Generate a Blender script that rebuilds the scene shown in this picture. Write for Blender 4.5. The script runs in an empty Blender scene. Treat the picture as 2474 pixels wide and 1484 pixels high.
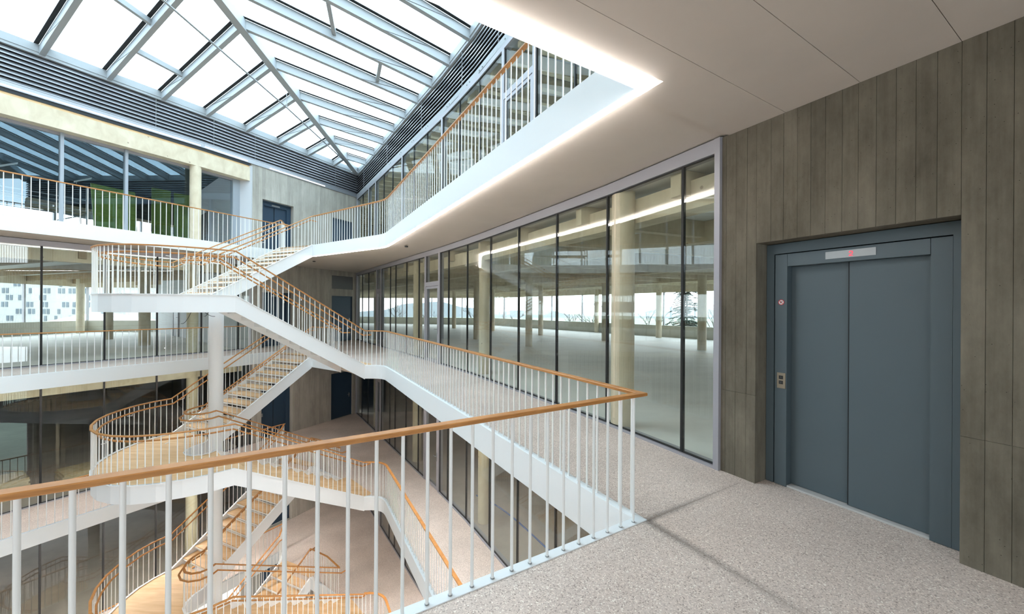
import bpy, bmesh, math, random
from mathutils import Vector, Matrix
from mathutils.geometry import tessellate_polygon

random.seed(7)
SC = bpy.context.scene
COL = SC.collection

# ------------------------------------------------------------------ camera, sky, light, exposure
EYE = 1.655
cam_d = bpy.data.cameras.new('camera')
cam_d.sensor_fit = 'HORIZONTAL'
cam_d.sensor_width = 36.0
cam_d.lens = 920.0 / 2474.0 * 36.0
cam_d.shift_y = 3.5 / 2474.0
cam_d.clip_start = 0.05
cam_d.clip_end = 3000
cam = bpy.data.objects.new('camera', cam_d)
COL.objects.link(cam)
cam.location = (0, 0, EYE)
ROLL = math.radians(0.33)
cam.rotation_euler = (Matrix.Rotation(ROLL, 3, 'Y').inverted() @ Matrix.Rotation(math.pi / 2, 3, 'X')).to_euler()
SC.camera = cam

SC.view_settings.view_transform = 'Standard'
SC.view_settings.look = 'None'
SC.view_settings.gamma = 1.0
SC.view_settings.exposure = 1.15
SC.view_settings.use_curve_mapping = False
SC.cycles.use_denoising = True
SC.cycles.adaptive_threshold = 0.015
SC.cycles.max_bounces = 10
SC.cycles.diffuse_bounces = 5
SC.cycles.glossy_bounces = 4
SC.cycles.transparent_max_bounces = 24
SC.cycles.transmission_bounces = 8
SC.cycles.sample_clamp_indirect = 6.0
SC.cycles.caustics_reflective = False
SC.cycles.caustics_refractive = False

SKY = 3.6
LED_POWER = 8.5
world = bpy.data.worlds.new('overcast_sky')
SC.world = world
world.use_nodes = True
nt = world.node_tree
nt.nodes.clear()
w_out = nt.nodes.new('ShaderNodeOutputWorld')
w_bg = nt.nodes.new('ShaderNodeBackground')
w_tc = nt.nodes.new('ShaderNodeTexCoord')
w_sep = nt.nodes.new('ShaderNodeSeparateXYZ')
w_ramp = nt.nodes.new('ShaderNodeValToRGB')
w_noise = nt.nodes.new('ShaderNodeTexNoise')
w_mix = nt.nodes.new('ShaderNodeMix')
w_mix.data_type = 'RGBA'
w_mix.blend_type = 'MULTIPLY'
w_cr = nt.nodes.new('ShaderNodeValToRGB')
nt.links.new(w_tc.outputs['Generated'], w_sep.inputs[0])
nt.links.new(w_sep.outputs['Z'], w_ramp.inputs[0])
w_ramp.color_ramp.elements[0].position = 0.0
w_ramp.color_ramp.elements[0].color = (0.90, 0.96, 1.0, 1)
w_ramp.color_ramp.elements[1].position = 0.8
w_ramp.color_ramp.elements[1].color = (0.80, 0.92, 1.0, 1)
w_noise.inputs['Scale'].default_value = 2.2
w_noise.inputs['Detail'].default_value = 4
nt.links.new(w_tc.outputs['Generated'], w_noise.inputs['Vector'])
w_cr.color_ramp.elements[0].position = 0.35
w_cr.color_ramp.elements[0].color = (0.88, 0.94, 0.98, 1)
w_cr.color_ramp.elements[1].position = 0.65
w_cr.color_ramp.elements[1].color = (1, 1, 1, 1)
nt.links.new(w_noise.outputs['Fac'], w_cr.inputs[0])
w_mix.inputs[0].default_value = 1.0
nt.links.new(w_ramp.outputs[0], w_mix.inputs[6])
nt.links.new(w_cr.outputs[0], w_mix.inputs[7])
nt.links.new(w_mix.outputs[2], w_bg.inputs['Color'])
w_bg.inputs['Strength'].default_value = SKY
nt.links.new(w_bg.outputs[0], w_out.inputs['Surface'])


def portal(name, loc, direction, sx, sy):
    d = bpy.data.lights.new(name, 'AREA')
    d.shape = 'RECTANGLE'
    d.size = sx
    d.size_y = sy
    d.cycles.is_portal = True
    o = bpy.data.objects.new(name, d)
    COL.objects.link(o)
    o.location = loc
    o.rotation_euler = Vector(direction).to_track_quat('-Z', 'Y').to_euler()
    return o


portal('sky_portal_roof', (-7.0, 9.5, 8.78), (0, 0, -1), 22, 22)
portal('sky_portal_right_windows', (7.7, 25.15, 1.7), (-0.797, -0.604, 0), 31, 2.1)
portal('sky_portal_far_windows', (-9.2, 39.4, 1.7), (-0.2, -0.98, 0), 15, 2.1)
portal('sky_portal_fill_windows', (0.0, -5.9, 1.8), (-0.43, 0.90, 0), 12, 2.4)  # guides sky light through the added windows behind the camera
portal('sky_portal_left_windows', (-27.5, 19.0, 1.8), (1, -0.05, 0), 14, 2.2)

# ------------------------------------------------------------------ plan of the building (metres, eye of the photographer at x=y=0)
DZ = 3.77                     # storey height
SOFF = 3.43                   # soffit above its floor
A = Vector((-0.5075, 0.8616))     # along the right gallery, away
B = Vector((-0.8616, -0.5075))    # along the front gallery, to the left
K = Vector((1.066, 2.982))        # corner of the void
RW = [(-8.0, 19.6), (-2.069, 11.143), (-0.992, 9.499), (1.306, 5.601), (2.157, 3.93)]     # right glass wall, far to near
CW = [(-8.0, 19.6), (-10.3, 15.0), (-11.0, 13.55), (-12.85, 10.38), (-18.0, 1.6)]          # left wall, far to near
RW = [Vector(p) for p in RW]
CW = [Vector(p) for p in CW]
EL_A = Vector((2.329, 3.617))     # left edge of the near lift recess
EL_E = Vector((0.4827, -0.8758)).normalized()
BD = Vector((-3.67, 10.93))       # bend of the void edge
O1N, O0N = Vector((-4.2, 10.9)), Vector((-6.03, 8.30))
I1N, I0N = Vector((-5.38, 12.0)), Vector((-7.25, 9.36))
I1F, I0F = Vector((-6.80, 12.95)), Vector((-7.95, 9.87))
O1F, O0F = Vector((-8.30, 13.60)), Vector((-9.42, 10.55))
LEND = Vector((-8.62, 14.40))
LDIR = Vector((0.4848, 0.8746))
LL = LEND - LDIR * 15.6
FL = K + 0.065 * (A + B) + B * 12.0
KIN = K + 0.065 * (A + B)
LEVELS = [-11.31, -7.54, -3.77, 0.0, 3.77]


def along(poly, s):
    for a, b in zip(poly[:-1], poly[1:]):
        l = (b - a).length
        if s <= l:
            return a + (b - a) * (s / l), (b - a) / l
        s -= l
    return b + (b - a).normalized() * s, (b - a).normalized()


def rot90(v):
    return Vector((-v.y, v.x))


# ------------------------------------------------------------------ materials
MATS = {}


def mat(name, color, rough=0.5, metal=0.0, spec=0.5, var=0.0, var_scale=(6, 6, 6), detail=4.0, bump=0.0, bump_scale=None,
        color2=None, objvar=0.0, emit=None, emit_str=0.0):
    m = bpy.data.materials.new(name)
    m.use_nodes = True
    n = m.node_tree
    p = n.nodes['Principled BSDF']
    p.inputs['Base Color'].default_value = (*color, 1)
    p.inputs['Roughness'].default_value = rough
    p.inputs['Metallic'].default_value = metal
    p.inputs['Specular IOR Level'].default_value = spec
    col = None
    if var > 0 or bump > 0:
        g = n.nodes.new('ShaderNodeNewGeometry')
        mp = n.nodes.new('ShaderNodeMapping')
        mp.inputs['Scale'].default_value = var_scale
        n.links.new(g.outputs['Position'], mp.inputs['Vector'])
        no = n.nodes.new('ShaderNodeTexNoise')
        no.inputs['Scale'].default_value = 1.0
        no.inputs['Detail'].default_value = detail
        no.inputs['Roughness'].default_value = 0.62
        n.links.new(mp.outputs[0], no.inputs['Vector'])
        if var > 0:
            r = n.nodes.new('ShaderNodeValToRGB')
            c2 = color2 or tuple(max(0, c * (1 - var)) for c in color)
            c1 = tuple(min(1, c * (1 + 0.5 * var)) for c in color)
            r.color_ramp.elements[0].position = 0.32
            r.color_ramp.elements[0].color = (*c2, 1)
            r.color_ramp.elements[1].position = 0.68
            r.color_ramp.elements[1].color = (*c1, 1)
            n.links.new(no.outputs['Fac'], r.inputs[0])
            col = r.outputs[0]
        if bump > 0:
            b = n.nodes.new('ShaderNodeBump')
            b.inputs['Strength'].default_value = bump
            b.inputs['Distance'].default_value = 0.01
            n.links.new(no.outputs['Fac'], b.inputs['Height'])
            n.links.new(b.outputs[0], p.inputs['Normal'])
    if objvar > 0:
        oi = n.nodes.new('ShaderNodeObjectInfo')
        mr = n.nodes.new('ShaderNodeMapRange')
        mr.inputs[3].default_value = 1 - objvar
        mr.inputs[4].default_value = 1 + objvar
        n.links.new(oi.outputs['Random'], mr.inputs[0])
        hs = n.nodes.new('ShaderNodeHueSaturation')
        n.links.new(mr.outputs[0], hs.inputs['Value'])
        if col is None:
            hs.inputs['Color'].default_value = (*color, 1)
        else:
            n.links.new(col, hs.inputs['Color'])
        col = hs.outputs[0]
    if col is not None:
        n.links.new(col, p.inputs['Base Color'])
    if emit:
        p.inputs['Emission Color'].default_value = (*emit, 1)
        p.inputs['Emission Strength'].default_value = emit_str
    MATS[name] = m
    return m


def glass(name, tint, boost=1.0, rough=0.0, tintr=(0.95, 0.98, 1.0), fres=0.95):
    m = bpy.data.materials.new(name)
    m.use_nodes = True
    n = m.node_tree
    n.nodes.clear()
    out = n.nodes.new('ShaderNodeOutputMaterial')
    tr = n.nodes.new('ShaderNodeBsdfTransparent')
    tr.inputs['Color'].default_value = (*tint, 1)
    gl = n.nodes.new('ShaderNodeBsdfGlossy')
    gl.inputs['Roughness'].default_value = rough
    gl.inputs['Color'].default_value = (*tintr, 1)
    lw = n.nodes.new('ShaderNodeLayerWeight')
    lw.inputs['Blend'].default_value = 0.5
    p5 = n.nodes.new('ShaderNodeMath')
    p5.operation = 'POWER'
    p5.inputs[1].default_value = 5.0
    n.links.new(lw.outputs['Facing'], p5.inputs[0])
    ma = n.nodes.new('ShaderNodeMath')
    ma.operation = 'MULTIPLY_ADD'
    ma.inputs[1].default_value = fres
    ma.inputs[2].default_value = 0.045 * boost
    ma.use_clamp = True
    n.links.new(p5.outputs[0], ma.inputs[0])
    mx = n.nodes.new('ShaderNodeMixShader')
    n.links.new(ma.outputs[0], mx.inputs[0])
    n.links.new(tr.outputs[0], mx.inputs[1])
    n.links.new(gl.outputs[0], mx.inputs[2])
    n.links.new(mx.outputs[0], out.inputs[0])
    MATS[name] = m
    return m


def concrete(name, c_lo, c_hi, objvar=0.0, grain_w=0.45, board=0.0, bdir=(1, 0), pits=True):
    """board-marked concrete: vertical grain, blotches and small pits"""
    m = bpy.data.materials.new(name)
    m.use_nodes = True
    n = m.node_tree
    p = n.nodes['Principled BSDF']
    p.inputs['Roughness'].default_value = 0.85
    p.inputs['Specular IOR Level'].default_value = 0.25
    g = n.nodes.new('ShaderNodeNewGeometry')

    def noise(scale, detail=5, rough=0.6):
        mp = n.nodes.new('ShaderNodeMapping')
        mp.inputs['Scale'].default_value = scale
        n.links.new(g.outputs['Position'], mp.inputs[0])
        t = n.nodes.new('ShaderNodeTexNoise')
        t.inputs['Scale'].default_value = 1.0
        t.inputs['Detail'].default_value = detail
        t.inputs['Roughness'].default_value = rough
        n.links.new(mp.outputs[0], t.inputs['Vector'])
        return t.outputs['Fac']
    blotch = noise((2.6, 2.6, 1.1), 8, 0.7)
    grain = noise((34, 34, 1.3), 4, 0.55)
    mid = n.nodes.new('ShaderNodeMath')
    mid.operation = 'MULTIPLY_ADD'
    mid.inputs[1].default_value = grain_w
    n.links.new(grain, mid.inputs[0])
    sc = n.nodes.new('ShaderNodeMath')
    sc.operation = 'MULTIPLY'
    sc.inputs[1].default_value = 1.0 - grain_w
    n.links.new(blotch, sc.inputs[0])
    n.links.new(sc.outputs[0], mid.inputs[2])
    r = n.nodes.new('ShaderNodeValToRGB')
    r.color_ramp.elements[0].position = 0.34
    r.color_ramp.elements[0].color = (*c_lo, 1)
    r.color_ramp.elements[1].position = 0.66
    r.color_ramp.elements[1].color = (*c_hi, 1)
    n.links.new(mid.outputs[0], r.inputs[0])
    col = r.outputs[0]
    if board > 0:
        # far walls: board joints too small to be picked apart, drawn as fine lines of the formwork
        dp = n.nodes.new('ShaderNodeVectorMath')
        dp.operation = 'DOT_PRODUCT'
        dp.inputs[1].default_value = (bdir[0], bdir[1], 0)
        n.links.new(g.outputs['Position'], dp.inputs[0])
        dv = n.nodes.new('ShaderNodeMath')
        dv.operation = 'DIVIDE'
        dv.inputs[1].default_value = board
        n.links.new(dp.outputs['Value'], dv.inputs[0])
        fl = n.nodes.new('ShaderNodeMath')
        fl.operation = 'FLOOR'
        n.links.new(dv.outputs[0], fl.inputs[0])
        wn = n.nodes.new('ShaderNodeTexWhiteNoise')
        wn.noise_dimensions = '1D'
        n.links.new(fl.outputs[0], wn.inputs['W'])
        mr = n.nodes.new('ShaderNodeMapRange')
        mr.inputs[3].default_value = 0.86
        mr.inputs[4].default_value = 1.08
        n.links.new(wn.outputs['Value'], mr.inputs[0])
        hs0 = n.nodes.new('ShaderNodeHueSaturation')
        n.links.new(mr.outputs[0], hs0.inputs['Value'])
        n.links.new(col, hs0.inputs['Color'])
        col = hs0.outputs[0]
    if pits:
        v = n.nodes.new('ShaderNodeTexVoronoi')
        v.inputs['Scale'].default_value = 26
        v.inputs['Randomness'].default_value = 1.0
        n.links.new(g.outputs['Position'], v.inputs['Vector'])
        lt = n.nodes.new('ShaderNodeMath')
        lt.operation = 'LESS_THAN'
        lt.inputs[1].default_value = 0.06
        n.links.new(v.outputs['Distance'], lt.inputs[0])
        mm = n.nodes.new('ShaderNodeMix')
        mm.data_type = 'RGBA'
        mm.inputs[7].default_value = (c_lo[0] * 0.35, c_lo[1] * 0.35, c_lo[2] * 0.35, 1)
        n.links.new(lt.outputs[0], mm.inputs[0])
        n.links.new(col, mm.inputs[6])
        col = mm.outputs[2]
    if objvar > 0:
        oi = n.nodes.new('ShaderNodeObjectInfo')
        mr = n.nodes.new('ShaderNodeMapRange')
        mr.inputs[3].default_value = 1 - objvar
        mr.inputs[4].default_value = 1 + objvar
        n.links.new(oi.outputs['Random'], mr.inputs[0])
        hs = n.nodes.new('ShaderNodeHueSaturation')
        n.links.new(mr.outputs[0], hs.inputs['Value'])
        n.links.new(col, hs.inputs['Color'])
        col = hs.outputs[0]
    n.links.new(col, p.inputs['Base Color'])
    b = n.nodes.new('ShaderNodeBump')
    b.inputs['Strength'].default_value = 0.35
    b.inputs['Distance'].default_value = 0.006
    n.links.new(mid.outputs[0], b.inputs['Height'])
    n.links.new(b.outputs[0], p.inputs['Normal'])
    MATS[name] = m
    return m


def terrazzo(name):
    """washed aggregate floor: pale pinkish binder with dark and light chips, faint stains along the two joints"""
    m = bpy.data.materials.new(name)
    m.use_nodes = True
    n = m.node_tree
    p = n.nodes['Principled BSDF']
    p.inputs['Roughness'].default_value = 0.55
    p.inputs['Specular IOR Level'].default_value = 0.35
    g = n.nodes.new('ShaderNodeNewGeometry')
    v = n.nodes.new('ShaderNodeTexVoronoi')
    v.inputs['Scale'].default_value = 150
    n.links.new(g.outputs['Position'], v.inputs['Vector'])
    sp = n.nodes.new('ShaderNodeSeparateColor')
    n.links.new(v.outputs['Color'], sp.inputs[0])
    r = n.nodes.new('ShaderNodeValToRGB')
    r.color_ramp.interpolation = 'CONSTANT'
    els = r.color_ramp.elements
    els[0].position = 0.0
    els[0].color = (0.36, 0.295, 0.258, 1)
    els[1].position = 0.07
    els[1].color = (0.53, 0.445, 0.39, 1)
    for pos, c in ((0.22, (0.63, 0.535, 0.475)), (0.62, (0.69, 0.59, 0.525)), (0.86, (0.80, 0.695, 0.615)), (0.955, (0.90, 0.84, 0.76))):
        e = els.new(pos)
        e.color = (*c, 1)
    n.links.new(sp.outputs[0], r.inputs[0])
    no = n.nodes.new('ShaderNodeTexNoise')
    no.inputs['Scale'].default_value = 0.9
    no.inputs['Detail'].default_value = 6
    n.links.new(g.outputs['Position'], no.inputs['Vector'])
    mr = n.nodes.new('ShaderNodeMapRange')
    mr.inputs[1].default_value = 0.3
    mr.inputs[2].default_value = 0.7
    mr.inputs[3].default_value = 0.86
    mr.inputs[4].default_value = 1.1
    n.links.new(no.outputs['Fac'], mr.inputs[0])
    val = mr.outputs[0]
    # worn dark traces along the floor joints that leave the corner of the void
    sub = n.nodes.new('ShaderNodeVectorMath')
    sub.operation = 'SUBTRACT'
    sub.inputs[1].default_value = (K.x, K.y, 0)
    n.links.new(g.outputs['Position'], sub.inputs[0])

    def dot(vx, vy):
        d = n.nodes.new('ShaderNodeVectorMath')
        d.operation = 'DOT_PRODUCT'
        d.inputs[1].default_value = (vx, vy, 0)
        n.links.new(sub.outputs[0], d.inputs[0])
        return d.outputs['Value']

    def mop(op, a, b=None, c=None, clamp=False):
        k = n.nodes.new('ShaderNodeMath')
        k.operation = op
        k.use_clamp = clamp
        for i, x in enumerate((a, b, c)):
            if x is None:
                continue
            if isinstance(x, (int, float)):
                k.inputs[i].default_value = x
            else:
                n.links.new(x, k.inputs[i])
        return k.outputs[0]
    da, db = dot(A.x, A.y), dot(B.x, B.y)
    for across, run, ln, w in ((db, da, -1.5, 0.06), (da, db, -1.4, 0.05)):
        near = mop('SUBTRACT', 1.0, mop('DIVIDE', mop('ABSOLUTE', across), w), None, True)
        span = mop('MULTIPLY', mop('LESS_THAN', run, 0.0), mop('SUBTRACT', 1.0, mop('DIVIDE', run, ln), None, True))
        f = mop('MULTIPLY', mop('MULTIPLY', near, span), 0.62)
        val = mop('MULTIPLY', val, mop('SUBTRACT', 1.0, f))
    hs = n.nodes.new('ShaderNodeHueSaturation')
    n.links.new(val, hs.inputs['Value'])
    n.links.new(r.outputs[0], hs.inputs['Color'])
    n.links.new(hs.outputs[0], p.inputs['Base Color'])
    b = n.nodes.new('ShaderNodeBump')
    b.inputs['Strength'].default_value = 0.15
    b.inputs['Distance'].default_value = 0.002
    n.links.new(v.outputs['Distance'], b.inputs['Height'])
    n.links.new(b.outputs[0], p.inputs['Normal'])
    MATS[name] = m
    return m


def wood(name, lo, hi, scale=(3, 3, 40), rough=0.5, knots=False, objvar=0.0):
    m = bpy.data.materials.new(name)
    m.use_nodes = True
    n = m.node_tree
    p = n.nodes['Principled BSDF']
    p.inputs['Roughness'].default_value = rough
    p.inputs['Specular IOR Level'].default_value = 0.35
    g = n.nodes.new('ShaderNodeNewGeometry')
    mp = n.nodes.new('ShaderNodeMapping')
    mp.inputs['Scale'].default_value = scale
    n.links.new(g.outputs['Position'], mp.inputs[0])
    no = n.nodes.new('ShaderNodeTexNoise')
    no.inputs['Scale'].default_value = 1.0
    no.inputs['Detail'].default_value = 6
    no.inputs['Distortion'].default_value = 0.6
    n.links.new(mp.outputs[0], no.inputs['Vector'])
    r = n.nodes.new('ShaderNodeValToRGB')
    r.color_ramp.elements[0].position = 0.3
    r.color_ramp.elements[0].color = (*lo, 1)
    r.color_ramp.elements[1].position = 0.7
    r.color_ramp.elements[1].color = (*hi, 1)
    n.links.new(no.outputs['Fac'], r.inputs[0])
    col = r.outputs[0]
    if knots:
        v = n.nodes.new('ShaderNodeTexVoronoi')
        v.inputs['Scale'].default_value = 2.6
        n.links.new(g.outputs['Position'], v.inputs['Vector'])
        lt = n.nodes.new('ShaderNodeMapRange')
        lt.inputs[1].default_value = 0.04
        lt.inputs[2].default_value = 0.075
        lt.inputs[3].default_value = 0.75
        lt.inputs[4].default_value = 0.0
        n.links.new(v.outputs['Distance'], lt.inputs[0])
        mm = n.nodes.new('ShaderNodeMix')
        mm.data_type = 'RGBA'
        mm.inputs[7].default_value = (lo[0] * 0.4, lo[1] * 0.33, lo[2] * 0.3, 1)
        n.links.new(lt.outputs[0], mm.inputs[0])
        n.links.new(col, mm.inputs[6])
        col = mm.outputs[2]
    if objvar > 0:
        oi = n.nodes.new('ShaderNodeObjectInfo')
        mr = n.nodes.new('ShaderNodeMapRange')
        mr.inputs[3].default_value = 1 - objvar
        mr.inputs[4].default_value = 1 + objvar
        n.links.new(oi.outputs['Random'], mr.inputs[0])
        hs = n.nodes.new('ShaderNodeHueSaturation')
        n.links.new(mr.outputs[0], hs.inputs['Value'])
        n.links.new(col, hs.inputs['Color'])
        col = hs.outputs[0]
    n.links.new(col, p.inputs['Base Color'])
    MATS[name] = m
    return m


M_WHITE = mat('white_painted_steel', (0.84, 0.855, 0.86), 0.45)
M_BAL = mat('white_baluster_paint', (0.86, 0.865, 0.85), 0.4)
M_FASCIA = mat('white_fascia', (0.80, 0.825, 0.83), 0.5)
M_SOFFIT = mat('warm_white_soffit', (0.63, 0.565, 0.505), 0.8, var=0.04, var_scale=(1.2, 1.2, 1.2))
M_CONC = concrete('board_marked_concrete', (0.088, 0.076, 0.055), (0.195, 0.172, 0.132), objvar=0.07, grain_w=0.2)
M_CONC_W = concrete('pale_core_concrete', (0.33, 0.305, 0.262), (0.49, 0.465, 0.41), board=0.13, bdir=(CW[0] - CW[1]).normalized())
M_CONC_B = mat('plain_concrete', (0.45, 0.44, 0.42), 0.85, var=0.12, var_scale=(1.5, 1.5, 1.5))
M_FLOOR = terrazzo('washed_aggregate_floor')
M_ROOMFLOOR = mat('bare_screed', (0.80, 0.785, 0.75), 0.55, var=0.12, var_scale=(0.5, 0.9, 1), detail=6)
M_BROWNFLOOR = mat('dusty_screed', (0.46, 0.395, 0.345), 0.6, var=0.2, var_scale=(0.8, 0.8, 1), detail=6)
M_OAKRAIL = wood('oiled_oak_rail', (0.37, 0.158, 0.045), (0.54, 0.25, 0.078), (9, 9, 90), 0.38)
M_OAKFLOOR = wood('oak_boards', (0.62, 0.385, 0.19), (0.79, 0.555, 0.32), (1.2, 9, 1), 0.42)
M_TIMBER = wood('spruce_glulam', (0.58, 0.485, 0.345), (0.72, 0.635, 0.48), (4, 4, 2.2), 0.6, knots=True)
M_TIMBER_DK = wood('timber_joist', (0.30, 0.21, 0.12), (0.42, 0.30, 0.18), (3, 3, 3), 0.7)
M_LIFT = mat('slate_grey_lift_steel', (0.080, 0.108, 0.122), 0.45)
M_LIFT_FAR = mat('dark_blue_steel', (0.024, 0.05, 0.085), 0.42)
M_GAP = mat('dark_gap', (0.012, 0.013, 0.015), 0.8)
M_STEEL = mat('brushed_steel', (0.33, 0.34, 0.34), 0.42, metal=0.7)
M_SILL = mat('pale_sill_metal', (0.50, 0.50, 0.49), 0.5)
M_BRASS = mat('bronze_plate', (0.40, 0.33, 0.25), 0.35, metal=0.8)
M_FRAME_UP = mat('upper_aluminium_frame', (0.33, 0.36, 0.395), 0.45, metal=0.2)
M_FRAME = mat('grey_aluminium_frame', (0.36, 0.355, 0.385), 0.45, metal=0.2)
M_JOINT = mat('black_gasket', (0.012, 0.012, 0.012), 0.6)
M_ROOFSTEEL = mat('grey_roof_steel', (0.36, 0.385, 0.40), 0.5)
M_LOUVER = mat('anodised_louver', (0.38, 0.39, 0.41), 0.38, metal=0.6)
M_LOUVER_BACK = mat('louver_backing', (0.035, 0.035, 0.04), 0.8)
M_WHITEWALL = mat('white_wall', (0.78, 0.78, 0.77), 0.7)
M_ENDWALL = mat('added_end_wall', (0.14, 0.14, 0.135), 0.8)  # kept dark so the left glass reflects little of this unseen wall
M_BACKWALL = mat('grey_plaster', (0.66, 0.63, 0.59), 0.8)
M_CEILDIM = mat('dimmed_ceiling_panel', (0.36, 0.36, 0.34), 0.8)  # white panels with dimmer light put into the colour
M_GREYWALL = mat('light_grey_partition', (0.55, 0.56, 0.58), 0.7)
M_CEILPANEL = mat('white_ceiling_panel', (0.80, 0.80, 0.78), 0.7)
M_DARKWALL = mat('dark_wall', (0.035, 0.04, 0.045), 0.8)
M_PARAPET = mat('olive_parapet', (0.52, 0.50, 0.42), 0.7, var=0.08, var_scale=(3, 3, 3))
M_GREEN = wood('green_board', (0.13, 0.22, 0.025), (0.25, 0.36, 0.06), (3, 3, 1.2), 0.5)
M_LED = mat('led_strip', (0.9, 0.9, 0.9), 0.5, emit=(1.0, 0.97, 0.94), emit_str=LED_POWER)
M_LED_LOW = mat('led_strip_lower_galleries', (0.9, 0.9, 0.9), 0.5, emit=(1.0, 0.97, 0.94), emit_str=36.0)
M_LED_LOWEST = mat('led_strip_lowest_galleries', (0.9, 0.9, 0.9), 0.5, emit=(1.0, 0.97, 0.94), emit_str=80.0)
M_LED_DIM = mat('louvre_led_strip', (0.9, 0.9, 0.9), 0.5, emit=(1.0, 0.98, 0.95), emit_str=1.5)
M_LED_OFF = mat('led_profile_unlit', (0.55, 0.56, 0.58), 0.4)
M_RED = mat('sign_red', (0.55, 0.02, 0.03), 0.5)
M_SIGNWHITE = mat('sign_white', (0.82, 0.78, 0.78), 0.5)
M_BLACK = mat('black_plastic', (0.015, 0.015, 0.015), 0.4)
M_DIGIT = mat('red_digit', (0.8, 0.1, 0.12), 0.5, emit=(1.0, 0.05, 0.09), emit_str=0.5)
M_GLASS = glass('facade_glass', (0.93, 0.955, 0.935), 1.1)
M_GLASS_L3 = glass('upper_facade_glass', (0.84, 0.88, 0.89), 1.5, tintr=(0.62, 0.82, 0.95))
M_GLASS_CLEAR = glass('low_reflection_glass', (0.93, 0.955, 0.935), 0.3, fres=0.25)
M_GLASS_SKY = glass('skylight_glass', (0.88, 0.935, 0.96), 1.0)
M_GLASS_WIN = glass('window_glass', (0.88, 0.885, 0.89), 1.0)
M_GLASS_BACK = glass('fill_window_glass', (0.74, 0.745, 0.75), 1.0)  # glass of the added windows behind the camera
M_PIPE = mat('blue_hose', (0.05, 0.12, 0.35), 0.5)
M_SCAF = mat('scaffold_tube', (0.35, 0.36, 0.37), 0.4, metal=0.7)
M_BLDG = mat('pale_facade_panel', (0.34, 0.34, 0.335), 0.8)
M_BLDGWIN = mat('far_window', (0.05, 0.075, 0.10), 0.4)
M_GROUND = mat('misty_ground', (0.20, 0.23, 0.18), 0.9, var=0.3, var_scale=(0.05, 0.05, 0.05))
M_HILL = mat('hazed_hill', (0.15, 0.17, 0.18), 1.0)  # haze over the far hills is mixed into this colour
M_BARK = mat('bark', (0.055, 0.048, 0.042), 0.9)
M_NEEDLE = mat('conifer_needles', (0.03, 0.055, 0.043), 0.9, var=0.3, var_scale=(6, 6, 6))
M_ROOFWHITE = mat('white_membrane', (0.45, 0.46, 0.47), 0.7)
M_WOODSTACK = wood('stacked_boards', (0.45, 0.36, 0.22), (0.62, 0.52, 0.35), (3, 3, 30), 0.6)
M_CORR = mat('corrugated_sheet', (0.16, 0.13, 0.11), 0.5, metal=0.3)


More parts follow.
